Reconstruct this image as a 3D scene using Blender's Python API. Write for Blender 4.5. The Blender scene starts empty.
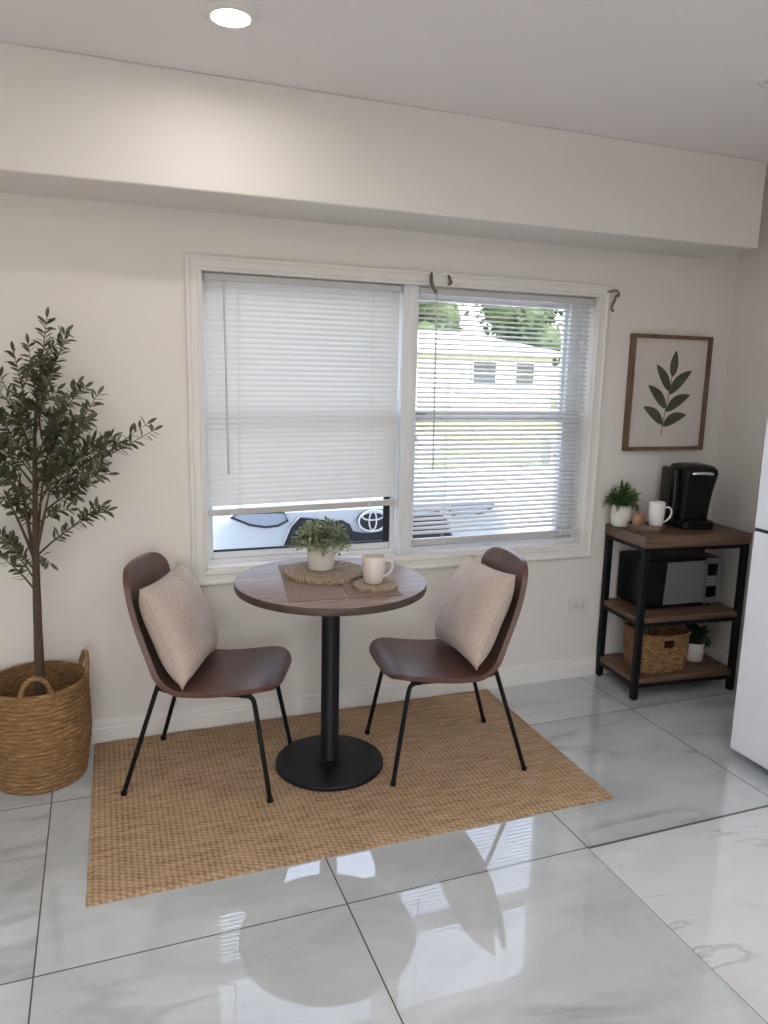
import bpy, bmesh, math, random
from mathutils import Vector, Matrix, noise
PI = math.pi
SC = bpy.context.scene
COL = SC.collection
rnd = random.Random(7)

# ------------------------------------------------------------------ helpers
def NB():
    return bmesh.new()

def obj(name, bm, mat, parent=None, loc=None, rot=None, smooth=None, mats=None):
    me = bpy.data.meshes.new(name)
    bmesh.ops.recalc_face_normals(bm, faces=bm.faces[:])
    bm.to_mesh(me); bm.free()
    for m in (mats or [mat]):
        me.materials.append(m)
    o = bpy.data.objects.new(name, me)
    COL.objects.link(o)
    if parent: o.parent = parent
    if loc: o.location = loc
    if rot: o.rotation_euler = rot
    if smooth is not None:
        for p_ in me.polygons: p_.use_smooth = True
        if smooth < 180:
            me.set_sharp_from_angle(angle=math.radians(smooth))
    return o

def raw(name, bm, mat, parent=None, smooth=None):
    """obj without normal recalculation (open sheets)"""
    me = bpy.data.meshes.new(name)
    bm.to_mesh(me); bm.free()
    me.materials.append(mat)
    o = bpy.data.objects.new(name, me); COL.objects.link(o)
    if parent: o.parent = parent
    if smooth is not None:
        for p_ in me.polygons: p_.use_smooth = True
    return o

def thing(name, label, cat, loc=(0, 0, 0), rotz=0, group=None):
    o = bpy.data.objects.new(name, None); COL.objects.link(o)
    o.empty_display_size = .05
    o.location = loc; o.rotation_euler = (0, 0, rotz)
    o['label'] = label; o['category'] = cat
    if group: o['group'] = group
    return o

def tag(o, label, cat, group=None):
    o['label'] = label; o['category'] = cat
    if group: o['group'] = group
    return o

def struct(o, label=None):
    o['kind'] = 'structure'
    if label: o['label'] = label
    return o

def box(bm, x0, x1, y0, y1, z0, z1, bev=0, seg=2):
    r = bmesh.ops.create_cube(bm, size=1)
    vs = r['verts']
    for v in vs:
        v.co = Vector((x0 if v.co.x < 0 else x1, y0 if v.co.y < 0 else y1, z0 if v.co.z < 0 else z1))
    if bev > 0:
        es = list({e for v in vs for e in v.link_edges})
        bmesh.ops.bevel(bm, geom=es, offset=bev, segments=seg, affect='EDGES', profile=.5)
    return vs

def lathe(bm, prof, seg=48, c=(0, 0, 0), cap=True):
    rings = []
    for r, z in prof:
        if r < 1e-6:
            rings.append([bm.verts.new((c[0], c[1], c[2] + z))])
        else:
            rings.append([bm.verts.new((c[0] + r * math.cos(2 * PI * i / seg), c[1] + r * math.sin(2 * PI * i / seg), c[2] + z)) for i in range(seg)])
    for a, b in zip(rings, rings[1:]):
        for i in range(seg):
            j = (i + 1) % seg
            if len(a) == 1 and len(b) == 1: continue
            if len(a) == 1: bm.faces.new((a[0], b[i], b[j]))
            elif len(b) == 1: bm.faces.new((a[i], a[j], b[0]))
            else: bm.faces.new((a[i], a[j], b[j], b[i]))
    return rings

def tube(bm, pts, r, seg=10, closed=False, cap=True):
    pts = [Vector(p_) for p_ in pts]
    n = len(pts)
    rs = r if isinstance(r, (list, tuple)) else [r] * n
    rings = []
    up = None
    for i, p_ in enumerate(pts):
        if closed: t = pts[(i + 1) % n] - pts[i - 1]
        else: t = pts[min(i + 1, n - 1)] - pts[max(i - 1, 0)]
        t.normalize()
        if up is None:
            up = Vector((0, 0, 1)) if abs(t.z) < .9 else Vector((1, 0, 0))
        up = (up - t * up.dot(t))
        if up.length < 1e-5: up = t.orthogonal()
        up.normalize()
        s = t.cross(up)
        rings.append([bm.verts.new(p_ + rs[i] * (math.cos(2 * PI * k / seg) * up + math.sin(2 * PI * k / seg) * s)) for k in range(seg)])
    m = n if closed else n - 1
    for i in range(m):
        a, b = rings[i], rings[(i + 1) % n]
        for k in range(seg):
            l = (k + 1) % seg
            bm.faces.new((a[k], a[l], b[l], b[k]))
    if not closed and cap:
        bm.faces.new(rings[0][::-1]); bm.faces.new(rings[-1])

def smooth_path(pts, it=2, closed=False):
    pts = [Vector(p_) for p_ in pts]
    for _ in range(it):
        out = []
        n = len(pts)
        if not closed: out.append(pts[0])
        for i in range(n if closed else n - 1):
            a, b = pts[i], pts[(i + 1) % n]
            out += [a * .75 + b * .25, a * .25 + b * .75]
        if not closed: out.append(pts[-1])
        pts = out
    return pts

def grid(bm, f, nu, nv, wrapu=False):
    vs = [[bm.verts.new(f(i, j)) for j in range(nv)] for i in range(nu)]
    for i in range(nu if wrapu else nu - 1):
        for j in range(nv - 1):
            a = vs[i]; b = vs[(i + 1) % nu]
            bm.faces.new((a[j], b[j], b[j + 1], a[j + 1]))
    return vs

def leaf(bm, p_, d, up, L, w, bend=.25, fold=.15):
    d = d.normalized(); s = d.cross(up)
    if s.length < 1e-4: s = d.orthogonal()
    s.normalize(); n = s.cross(d)
    rows = []
    for t, ww in ((0, .12), (.3, .85), (.6, 1.0), (.85, .55)):
        c = p_ + d * (L * t) - n * (bend * L * t * t)
        h = w * .5 * ww
        rows.append((bm.verts.new(c + s * h + n * fold * h), bm.verts.new(c - n * 0.0), bm.verts.new(c - s * h + n * fold * h)))
    tip = bm.verts.new(p_ + d * L - n * bend * L)
    for a, b in zip(rows, rows[1:]):
        bm.faces.new((a[0], a[1], b[1], b[0])); bm.faces.new((a[1], a[2], b[2], b[1]))
    a = rows[-1]
    bm.faces.new((a[0], a[1], tip)); bm.faces.new((a[1], a[2], tip))

def rrect(w, d, r, n=6):
    pts = []
    for cx, cy, a0 in ((w / 2 - r, d / 2 - r, 0), (-w / 2 + r, d / 2 - r, PI / 2), (-w / 2 + r, -d / 2 + r, PI), (w / 2 - r, -d / 2 + r, 1.5 * PI)):
        for k in range(n + 1):
            a = a0 + PI / 2 * k / n
            pts.append((cx + r * math.cos(a), cy + r * math.sin(a)))
    return pts

def loft(bm, secs, cap=True):
    rings = [[bm.verts.new(p_) for p_ in s] for s in secs]
    n = len(rings[0])
    for a, b in zip(rings, rings[1:]):
        for i in range(n):
            j = (i + 1) % n
            bm.faces.new((a[i], a[j], b[j], b[i]))
    if cap:
        bm.faces.new(rings[0][::-1]); bm.faces.new(rings[-1])
    return rings

# ------------------------------------------------------------------ materials
def newmat(name):
    m = bpy.data.materials.new(name); m.use_nodes = True
    nt = m.node_tree
    b = nt.nodes['Principled BSDF']
    return m, nt, b, nt.nodes, nt.links

def plain(name, col, rough=.5, metal=0, bump=0, bscale=200, var=0, vscale=6, spec=.5, coat=0):
    m, nt, b, N, L = newmat(name)
    b.inputs['Base Color'].default_value = (*col, 1)
    b.inputs['Roughness'].default_value = rough
    b.inputs['Metallic'].default_value = metal
    b.inputs['Specular IOR Level'].default_value = spec
    b.inputs['Coat Weight'].default_value = coat
    tc = N.new('ShaderNodeTexCoord')
    if var > 0:
        n = N.new('ShaderNodeTexNoise'); n.inputs['Scale'].default_value = vscale; n.inputs['Detail'].default_value = 4
        L.new(tc.outputs['Object'], n.inputs['Vector'])
        mx = N.new('ShaderNodeMix'); mx.data_type = 'RGBA'
        mx.inputs[6].default_value = (*[c * (1 - var) for c in col], 1)
        mx.inputs[7].default_value = (*[min(1, c * (1 + var)) for c in col], 1)
        L.new(n.outputs['Fac'], mx.inputs[0]); L.new(mx.outputs[2], b.inputs['Base Color'])
    if bump > 0:
        n = N.new('ShaderNodeTexNoise'); n.inputs['Scale'].default_value = bscale; n.inputs['Detail'].default_value = 3
        L.new(tc.outputs['Object'], n.inputs['Vector'])
        bp = N.new('ShaderNodeBump'); bp.inputs['Strength'].default_value = bump; bp.inputs['Distance'].default_value = .002
        L.new(n.outputs['Fac'], bp.inputs['Height']); L.new(bp.outputs['Normal'], b.inputs['Normal'])
    return m

def ramp(N, stops):
    r = N.new('ShaderNodeValToRGB')
    els = r.color_ramp.elements
    els[0].position, els[0].color = stops[0][0], (*stops[0][1], 1)
    els[1].position, els[1].color = stops[-1][0], (*stops[-1][1], 1)
    for p_, c in stops[1:-1]:
        e = els.new(p_); e.color = (*c, 1)
    return r

def wood(name, c0, c1, c2, rough=.45, axis=0, scale=1.0):
    m, nt, b, N, L = newmat(name)
    tc = N.new('ShaderNodeTexCoord'); mp = N.new('ShaderNodeMapping')
    s = [14 * scale] * 3; s[axis] = 1.2 * scale
    mp.inputs['Scale'].default_value = s
    L.new(tc.outputs['Object'], mp.inputs['Vector'])
    n = N.new('ShaderNodeTexNoise'); n.inputs['Scale'].default_value = 2.2; n.inputs['Detail'].default_value = 7
    n.inputs['Distortion'].default_value = 1.1; n.inputs['Roughness'].default_value = .62
    L.new(mp.outputs[0], n.inputs['Vector'])
    n2 = N.new('ShaderNodeTexNoise'); n2.inputs['Scale'].default_value = 16; n2.inputs['Detail'].default_value = 4
    L.new(mp.outputs[0], n2.inputs['Vector'])
    mm = N.new('ShaderNodeMath'); mm.operation = 'MULTIPLY_ADD'; mm.inputs[1].default_value = .25
    L.new(n2.outputs['Fac'], mm.inputs[0]); L.new(n.outputs['Fac'], mm.inputs[2])
    r = ramp(N, [(.42, c0), (.6, c1), (.8, c2)])
    L.new(mm.outputs[0], r.inputs[0]); L.new(r.outputs[0], b.inputs['Base Color'])
    b.inputs['Roughness'].default_value = rough
    bp = N.new('ShaderNodeBump'); bp.inputs['Strength'].default_value = .12; bp.inputs['Distance'].default_value = .001
    L.new(mm.outputs[0], bp.inputs['Height']); L.new(bp.outputs['Normal'], b.inputs['Normal'])
    return m

def fabric(name, col, scale=420):
    m, nt, b, N, L = newmat(name)
    tc = N.new('ShaderNodeTexCoord')
    outs = []
    for sc in ((scale * .12, scale, scale), (scale, scale * .12, scale)):
        mp = N.new('ShaderNodeMapping'); mp.inputs['Scale'].default_value = sc
        L.new(tc.outputs['Object'], mp.inputs['Vector'])
        n = N.new('ShaderNodeTexNoise'); n.inputs['Scale'].default_value = 1; n.inputs['Detail'].default_value = 2
        L.new(mp.outputs[0], n.inputs['Vector']); outs.append(n.outputs['Fac'])
    ad = N.new('ShaderNodeMath'); ad.operation = 'ADD'
    L.new(outs[0], ad.inputs[0]); L.new(outs[1], ad.inputs[1])
    r = ramp(N, [(.75, [c * .72 for c in col]), (1.25, [min(1, c * 1.15) for c in col])])
    hv = N.new('ShaderNodeMath'); hv.operation = 'MULTIPLY'; hv.inputs[1].default_value = 1
    L.new(ad.outputs[0], hv.inputs[0])
    mr = N.new('ShaderNodeMapRange'); mr.inputs[1].default_value = .6; mr.inputs[2].default_value = 1.4
    L.new(ad.outputs[0], mr.inputs[0])
    r.color_ramp.elements[0].position = .2; r.color_ramp.elements[1].position = .8
    L.new(mr.outputs[0], r.inputs[0]); L.new(r.outputs[0], b.inputs['Base Color'])
    b.inputs['Roughness'].default_value = .9; b.inputs['Sheen Weight'].default_value = .15
    b.inputs['Specular IOR Level'].default_value = .2
    bp = N.new('ShaderNodeBump'); bp.inputs['Strength'].default_value = .35; bp.inputs['Distance'].default_value = .0015
    L.new(ad.outputs[0], bp.inputs['Height']); L.new(bp.outputs['Normal'], b.inputs['Normal'])
    return m

def strands(name, c0, c1, c2, sc=(30, 30, 160), bump=.7, cyl=False):
    """woven fibre: streaky strands along a coil"""
    m, nt, b, N, L = newmat(name)
    tc = N.new('ShaderNodeTexCoord')
    src = tc.outputs['Object']
    if cyl:
        sp = N.new('ShaderNodeSeparateXYZ'); L.new(src, sp.inputs[0])
        at = N.new('ShaderNodeMath'); at.operation = 'ARCTAN2'
        L.new(sp.outputs[1], at.inputs[0]); L.new(sp.outputs[0], at.inputs[1])
        ma = N.new('ShaderNodeMath'); ma.operation = 'MULTIPLY_ADD'; ma.inputs[1].default_value = .17
        zz = N.new('ShaderNodeMath'); zz.operation = 'MULTIPLY'; zz.inputs[1].default_value = .55
        L.new(sp.outputs[2], zz.inputs[0])
        L.new(at.outputs[0], ma.inputs[0]); L.new(zz.outputs[0], ma.inputs[2])
        cb = N.new('ShaderNodeCombineXYZ'); L.new(ma.outputs[0], cb.inputs[0]); L.new(sp.outputs[2], cb.inputs[2])
        src = cb.outputs[0]
    mp = N.new('ShaderNodeMapping'); mp.inputs['Scale'].default_value = sc
    L.new(src, mp.inputs['Vector'])
    n = N.new('ShaderNodeTexNoise'); n.inputs['Scale'].default_value = 1; n.inputs['Detail'].default_value = 3
    n.inputs['Distortion'].default_value = .6
    L.new(mp.outputs[0], n.inputs['Vector'])
    r = ramp(N, [(.3, c0), (.52, c1), (.72, c2)])
    L.new(n.outputs['Fac'], r.inputs[0]); L.new(r.outputs[0], b.inputs['Base Color'])
    b.inputs['Roughness'].default_value = .75; b.inputs['Specular IOR Level'].default_value = .25
    bp = N.new('ShaderNodeBump'); bp.inputs['Strength'].default_value = bump; bp.inputs['Distance'].default_value = .004
    L.new(n.outputs['Fac'], bp.inputs['Height']); L.new(bp.outputs['Normal'], b.inputs['Normal'])
    return m

def leafmat(name, c0, c1, rough=.5, trans=.15):
    m, nt, b, N, L = newmat(name)
    tc = N.new('ShaderNodeTexCoord')
    n = N.new('ShaderNodeTexNoise'); n.inputs['Scale'].default_value = 35; n.inputs['Detail'].default_value = 2
    L.new(tc.outputs['Object'], n.inputs['Vector'])
    r = ramp(N, [(.35, c0), (.65, c1)])
    L.new(n.outputs['Fac'], r.inputs[0]); L.new(r.outputs[0], b.inputs['Base Color'])
    b.inputs['Roughness'].default_value = rough
    return m

def glassmat(name, tint=(1, 1, 1), refl=1.0):
    m = bpy.data.materials.new(name); m.use_nodes = True
    nt = m.node_tree; N = nt.nodes; L = nt.links
    N.remove(N['Principled BSDF'])
    out = N['Material Output']
    t = N.new('ShaderNodeBsdfTransparent'); t.inputs[0].default_value = (*tint, 1)
    g = N.new('ShaderNodeBsdfGlossy'); g.inputs['Roughness'].default_value = .01
    fr = N.new('ShaderNodeFresnel'); fr.inputs[0].default_value = 1.45
    mx = N.new('ShaderNodeMixShader')
    ge = N.new('ShaderNodeNewGeometry')
    inv = N.new('ShaderNodeMath'); inv.operation = 'SUBTRACT'; inv.inputs[0].default_value = 1; L.new(ge.outputs['Backfacing'], inv.inputs[1])
    fm = N.new('ShaderNodeMath'); fm.operation = 'MULTIPLY'; L.new(fr.outputs[0], fm.inputs[0]); L.new(inv.outputs[0], fm.inputs[1])
    L.new(fm.outputs[0], mx.inputs[0]); L.new(t.outputs[0], mx.inputs[1]); L.new(g.outputs[0], mx.inputs[2])
    L.new(mx.outputs[0], out.inputs[0])
    return m

def emis(name, col, s):
    m, nt, b, N, L = newmat(name)
    b.inputs['Base Color'].default_value = (.9, .9, .9, 1)
    b.inputs['Emission Color'].default_value = (*col, 1)
    b.inputs['Emission Strength'].default_value = s
    return m

M = {}
M['wall'] = plain('wall_paint', (.75, .718, .68), .85, bump=.05, bscale=160, spec=.2)
M['ceil'] = plain('ceiling_paint', (.81, .775, .765), .9, spec=.2)
M['trim'] = plain('trim_paint', (.76, .74, .71), .45, spec=.4)
M['vinyl'] = plain('white_vinyl', (.72, .74, .76), .4)
M['blackmetal'] = plain('black_metal', (.004, .0045, .0055), .5, bump=.06, bscale=600, spec=.22)
M['tablebase'] = plain('black_powder_coat', (.005, .0065, .009), .42, bump=.05, bscale=700, spec=.3)
M['leather'] = plain('brown_leather', (.105, .050, .038), .38, bump=.10, bscale=260, var=.14, vscale=9)
M['linen'] = fabric('beige_linen', (.50, .41, .355))
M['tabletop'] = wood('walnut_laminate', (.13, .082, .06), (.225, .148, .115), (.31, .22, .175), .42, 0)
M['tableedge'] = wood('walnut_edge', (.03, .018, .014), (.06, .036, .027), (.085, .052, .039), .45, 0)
M['shelfwood'] = wood('rustic_brown_board', (.056, .029, .017), (.118, .066, .038), (.18, .108, .066), .55, 0)
M['framewood'] = wood('walnut_frame', (.085, .046, .028), (.15, .088, .055), (.20, .125, .08), .5, 2)
M['rug'] = None
M['seagrass'] = strands('seagrass_coil', (.075, .036, .013), (.26, .147, .064), (.45, .29, .142), (26, 26, 330), .8, True)
M['rattan'] = strands('water_hyacinth_weave', (.075, .036, .014), (.24, .13, .056), (.42, .26, .13), (38, 38, 210), .9)
M['trivet'] = strands('woven_grass_mat', (.13, .092, .062), (.33, .25, .18), (.52, .43, .33), (150, 150, 60), .7)
M['mat'] = fabric('brown_cloth_mat', (.23, .155, .12), 500)
M['ceramic'] = plain('matte_white_ceramic', (.70, .66, .62), .5, var=.05, vscale=60)
M['mugglaze'] = plain('cream_glaze', (.66, .60, .55), .3, coat=.2)
M['whitemug'] = plain('white_glaze', (.74, .71, .69), .2, coat=.3)
M['soil'] = plain('dark_soil', (.018, .012, .009), .95, bump=.8, bscale=90)
M['blackplastic'] = plain('black_plastic', (.004, .004, .0045), .38, spec=.28)
M['glossblack'] = plain('gloss_black', (.004, .004, .0045), .2, spec=.3)
M['silver'] = plain('silver_plastic', (.42, .42, .43), .32, .6)
M['steel'] = plain('brushed_silver_front', (.24, .24, .25), .42, .6)
M['chrome'] = plain('chrome', (.75, .75, .76), .18, 1)
M['bronze'] = plain('aged_bronze', (.20, .17, .135), .45, .7)
M['fridge'] = plain('white_enamel', (.76, .79, .84), .28, bump=.04, bscale=500)
M['olive'] = leafmat('olive_leaf', (.032, .036, .016), (.078, .084, .037), .42)
M['bark'] = plain('brown_bark', (.075, .050, .034), .85, bump=.6, bscale=90, var=.35, vscale=40)
M['sage'] = leafmat('sage_leaf', (.145, .185, .095), (.33, .38, .235), .6)
M['green'] = leafmat('bright_leaf', (.025, .07, .012), (.075, .16, .03), .5)
M['dkgreen'] = leafmat('dark_leaf', (.012, .03, .010), (.035, .07, .022), .5)
M['paper'] = plain('print_paper', (.62, .57, .53), .8)
M['leafprint'] = plain('printed_leaf_green', (.075, .078, .056), .85, var=.25, vscale=30)
M['glass'] = glassmat('clear_glass')
M['gasket'] = plain('black_gasket', (.012, .013, .015), .6)
M['plate'] = plain('outlet_plastic', (.70, .67, .63), .4)
M['fillglow'] = emis('fill_lamp_diffuser', (1, .95, .89), 96)
M['dimglow'] = emis('dimmed_lamp_diffuser', (1, .95, .89), 46)
M['candle'] = plain('copper_votive', (.42, .24, .15), .35, .3, var=.25, vscale=60)
M['wax'] = plain('cream_wax', (.7, .58, .45), .6)
M['traywood'] = wood('dark_tray_wood', (.07, .042, .028), (.13, .08, .055), (.19, .125, .088), .5, 0)
M['carpaint'] = plain('white_car_paint', (.60, .66, .72), .25, coat=.6)
M['carglass'] = plain('dark_car_glass', (.01, .012, .015), .05)
M['grille'] = plain('black_grille', (.012, .016, .024), .3)
M['headlight'] = plain('headlight_lens', (.35, .42, .52), .1, coat=.5)
M['tyre'] = plain('tyre_rubber', (.015, .015, .016), .8)
M['emblem'] = plain('emblem_silver', (.80, .82, .84), .3, .3)

# slat: slightly translucent white vinyl
def slatmat():
    m, nt, b, N, L = newmat('blind_slat')
    b.inputs['Base Color'].default_value = (.68, .68, .67, 1); b.inputs['Roughness'].default_value = .45
    tr = N.new('ShaderNodeBsdfTranslucent'); tr.inputs[0].default_value = (.80, .80, .79, 1)
    mx = N.new('ShaderNodeMixShader'); mx.inputs[0].default_value = .13
    L.new(b.outputs[0], mx.inputs[1]); L.new(tr.outputs[0], mx.inputs[2]); L.new(mx.outputs[0], N['Material Output'].inputs[0])
    return m
M['slat'] = slatmat()
M['rail'] = plain('blind_rail', (.55, .54, .53), .45)

# polished porcelain tile
def tilemat(name, base, vein, cloud, grout, TX, TY, W, veinw=.03, veinscale=1.1, seed=0):
    m, nt, b, N, L = newmat(name)
    tc = N.new('ShaderNodeTexCoord'); sp = N.new('ShaderNodeSeparateXYZ')
    L.new(tc.outputs['Object'], sp.inputs[0])
    ids = []; dist = []
    for k, o_ in ((0, TX), (1, TY)):
        a = N.new('ShaderNodeMath'); a.operation = 'SUBTRACT'; a.inputs[1].default_value = o_; L.new(sp.outputs[k], a.inputs[0])
        d = N.new('ShaderNodeMath'); d.operation = 'DIVIDE'; d.inputs[1].default_value = W; L.new(a.outputs[0], d.inputs[0])
        fl = N.new('ShaderNodeMath'); fl.operation = 'FLOOR'; L.new(d.outputs[0], fl.inputs[0]); ids.append(fl.outputs[0])
        pp = N.new('ShaderNodeMath'); pp.operation = 'PINGPONG'; pp.inputs[1].default_value = .5; L.new(d.outputs[0], pp.inputs[0]); dist.append(pp.outputs[0])
    mn = N.new('ShaderNodeMath'); mn.operation = 'MINIMUM'; L.new(dist[0], mn.inputs[0]); L.new(dist[1], mn.inputs[1])
    lt = N.new('ShaderNodeMath'); lt.operation = 'LESS_THAN'; lt.inputs[1].default_value = .0026; L.new(mn.outputs[0], lt.inputs[0])
    # per tile offset
    cb = N.new('ShaderNodeCombineXYZ'); L.new(ids[0], cb.inputs[0]); L.new(ids[1], cb.inputs[1]); cb.inputs[2].default_value = seed
    wn = N.new('ShaderNodeTexWhiteNoise'); L.new(cb.outputs[0], wn.inputs['Vector'])
    sc = N.new('ShaderNodeVectorMath'); sc.operation = 'SCALE'; sc.inputs['Scale'].default_value = 9; L.new(wn.outputs['Color'], sc.inputs[0])
    ad = N.new('ShaderNodeVectorMath'); L.new(tc.outputs['Object'], ad.inputs[0]); L.new(sc.outputs[0], ad.inputs[1])
    mp = N.new('ShaderNodeMapping'); mp.inputs['Rotation'].default_value = (0, 0, .6); mp.inputs['Scale'].default_value = (1, 2.2, 1)
    L.new(ad.outputs[0], mp.inputs[0])
    n1 = N.new('ShaderNodeTexNoise'); n1.inputs['Scale'].default_value = 1.6; n1.inputs['Detail'].default_value = 6; n1.inputs['Distortion'].default_value = 1.0; n1.inputs['Roughness'].default_value = .6
    L.new(mp.outputs[0], n1.inputs['Vector'])
    r1 = ramp(N, [(.32, cloud), (.62, base)])
    L.new(n1.outputs['Fac'], r1.inputs[0])
    # veins
    n2 = N.new('ShaderNodeTexNoise'); n2.inputs['Scale'].default_value = veinscale; n2.inputs['Detail'].default_value = 6; n2.inputs['Distortion'].default_value = .9; n2.inputs['Roughness'].default_value = .55
    L.new(mp.outputs[0], n2.inputs['Vector'])
    s2 = N.new('ShaderNodeMath'); s2.operation = 'SUBTRACT'; s2.inputs[1].default_value = .5; L.new(n2.outputs['Fac'], s2.inputs[0])
    a2 = N.new('ShaderNodeMath'); a2.operation = 'ABSOLUTE'; L.new(s2.outputs[0], a2.inputs[0])
    mr = N.new('ShaderNodeMapRange'); mr.inputs[1].default_value = 0; mr.inputs[2].default_value = veinw; mr.inputs[3].default_value = 1; mr.inputs[4].default_value = 0
    L.new(a2.outputs[0], mr.inputs[0])
    n3 = N.new('ShaderNodeTexNoise'); n3.inputs['Scale'].default_value = 2.1; L.new(ad.outputs[0], n3.inputs['Vector'])
    r3 = N.new('ShaderNodeMapRange'); r3.inputs[1].default_value = .46; r3.inputs[2].default_value = .76; L.new(n3.outputs['Fac'], r3.inputs[0])
    mu = N.new('ShaderNodeMath'); mu.operation = 'MULTIPLY'; L.new(mr.outputs[0], mu.inputs[0]); L.new(r3.outputs[0], mu.inputs[1])
    mx = N.new('ShaderNodeMix'); mx.data_type = 'RGBA'; mx.inputs[7].default_value = (*vein, 1)
    L.new(mu.outputs[0], mx.inputs[0]); L.new(r1.outputs[0], mx.inputs[6])
    gx = N.new('ShaderNodeMix'); gx.data_type = 'RGBA'; gx.inputs[7].default_value = (*grout, 1)
    L.new(lt.outputs[0], gx.inputs[0]); L.new(mx.outputs[2], gx.inputs[6]); L.new(gx.outputs[2], b.inputs['Base Color'])
    rr = N.new('ShaderNodeMapRange'); rr.inputs[3].default_value = .022; rr.inputs[4].default_value = .7; L.new(lt.outputs[0], rr.inputs[0])
    L.new(rr.outputs[0], b.inputs['Roughness'])
    b.inputs['Specular IOR Level'].default_value = .75; b.inputs['Coat Weight'].default_value = 1.0; b.inputs['Coat Roughness'].default_value = .02
    n4 = N.new('ShaderNodeTexNoise'); n4.inputs['Scale'].default_value = 7; L.new(tc.outputs['Object'], n4.inputs['Vector'])
    bp = N.new('ShaderNodeBump'); bp.inputs['Strength'].default_value = .04; bp.inputs['Distance'].default_value = .003
    L.new(n4.outputs['Fac'], bp.inputs['Height']); L.new(bp.outputs['Normal'], b.inputs['Normal'])
    return m
TX, TW, TYA, TYB = -1.0819, .8223, -1.2368, -.4125
M['tile'] = tilemat('grey_polished_tile', (.565, .60, .62), (.27, .285, .29), (.44, .468, .484), (.055, .052, .05), TX, TYA, TW, .05, .8, 3)
M['marble'] = tilemat('white_marble_tile', (.69, .705, .73), (.27, .27, .285), (.63, .645, .67), (.09, .085, .08), TX, TYA, TW * 4, .011, .9, 5)

def rugmat():
    m, nt, b, N, L = newmat('braided_jute')
    tc = N.new('ShaderNodeTexCoord'); sp = N.new('ShaderNodeSeparateXYZ'); L.new(tc.outputs['Object'], sp.inputs[0])
    def mul(s, f):
        a = N.new('ShaderNodeMath'); a.operation = 'MULTIPLY'; a.inputs[1].default_value = f; L.new(s, a.inputs[0]); return a.outputs[0]
    row = mul(sp.outputs[0], 1 / .0185)
    fl = N.new('ShaderNodeMath'); fl.operation = 'FLOOR'; L.new(row, fl.inputs[0])
    half = mul(fl.outputs[0], .5)
    xx = N.new('ShaderNodeMath'); xx.operation = 'ADD'; L.new(mul(sp.outputs[1], 1 / .016), xx.inputs[0]); L.new(half, xx.inputs[1])
    # slanted strand
    fr = N.new('ShaderNodeMath'); fr.operation = 'FRACT'; L.new(row, fr.inputs[0])
    sl = N.new('ShaderNodeMath'); sl.operation = 'MULTIPLY_ADD'; sl.inputs[1].default_value = .55; L.new(fr.outputs[0], sl.inputs[0]); L.new(xx.outputs[0], sl.inputs[2])
    p1 = N.new('ShaderNodeMath'); p1.operation = 'PINGPONG'; p1.inputs[1].default_value = .5; L.new(row, p1.inputs[0])
    p2 = N.new('ShaderNodeMath'); p2.operation = 'PINGPONG'; p2.inputs[1].default_value = .5; L.new(sl.outputs[0], p2.inputs[0])
    h = N.new('ShaderNodeMath'); h.operation = 'MULTIPLY'; L.new(p1.outputs[0], h.inputs[0]); L.new(p2.outputs[0], h.inputs[1])
    mp = N.new('ShaderNodeMapping'); mp.inputs['Scale'].default_value = (9, 60, 1); L.new(tc.outputs['Object'], mp.inputs[0])
    n = N.new('ShaderNodeTexNoise'); n.inputs['Scale'].default_value = 1; n.inputs['Detail'].default_value = 3; L.new(mp.outputs[0], n.inputs['Vector'])
    n2 = N.new('ShaderNodeTexNoise'); n2.inputs['Scale'].default_value = 90; n2.inputs['Detail'].default_value = 2; L.new(tc.outputs['Object'], n2.inputs['Vector'])
    t = N.new('ShaderNodeMath'); t.operation = 'MULTIPLY_ADD'; t.inputs[1].default_value = 2.6; L.new(h.outputs[0], t.inputs[0]); L.new(n.outputs['Fac'], t.inputs[2])
    t2 = N.new('ShaderNodeMath'); t2.operation = 'MULTIPLY_ADD'; t2.inputs[1].default_value = .6; L.new(n2.outputs['Fac'], t2.inputs[0]); L.new(t.outputs[0], t2.inputs[2])
    mr = N.new('ShaderNodeMapRange'); mr.inputs[1].default_value = .6; mr.inputs[2].default_value = 1.6; L.new(t2.outputs[0], mr.inputs[0])
    r = ramp(N, [(0, (.21, .132, .078)), (.4, (.43, .295, .185)), (1, (.62, .46, .315))])  # braid grooves painted darker, as their shade, over mottled fibre tones
    L.new(mr.outputs[0], r.inputs[0]); L.new(r.outputs[0], b.inputs['Base Color'])
    b.inputs['Roughness'].default_value = .9; b.inputs['Specular IOR Level'].default_value = .15
    bp = N.new('ShaderNodeBump'); bp.inputs['Strength'].default_value = .65; bp.inputs['Distance'].default_value = .006
    L.new(t.outputs[0], bp.inputs['Height']); L.new(bp.outputs['Normal'], b.inputs['Normal'])
    return m
M['rug'] = rugmat()

# ------------------------------------------------------------------ room shell
XL, XR, YB, CZ = -2.5, 2.158, -5.2, 2.46
WT = .17
OX0, OX1, OZ0, OZ1 = -.481, 1.345, .692, 1.884          # window opening
bm = NB()
xs = [XL - WT, TX + 2 * TW, XR + WT]; ys = [YB - WT, TYA, WT]
vv = [[bm.verts.new((x, y, 0)) for y in ys] for x in xs]
for i in range(2):
    for j in range(2):
        f = bm.faces.new((vv[i][j], vv[i + 1][j], vv[i + 1][j + 1], vv[i][j + 1]))
        f.material_index = 1 if (i == 1 and j == 0) else 0
ex = bmesh.ops.extrude_face_region(bm, geom=bm.faces[:])
for v in [g for g in ex['geom'] if isinstance(g, bmesh.types.BMVert)]: v.co.z -= .12
struct(obj('floor', bm, None, mats=[M['tile'], M['marble']]))

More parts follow.
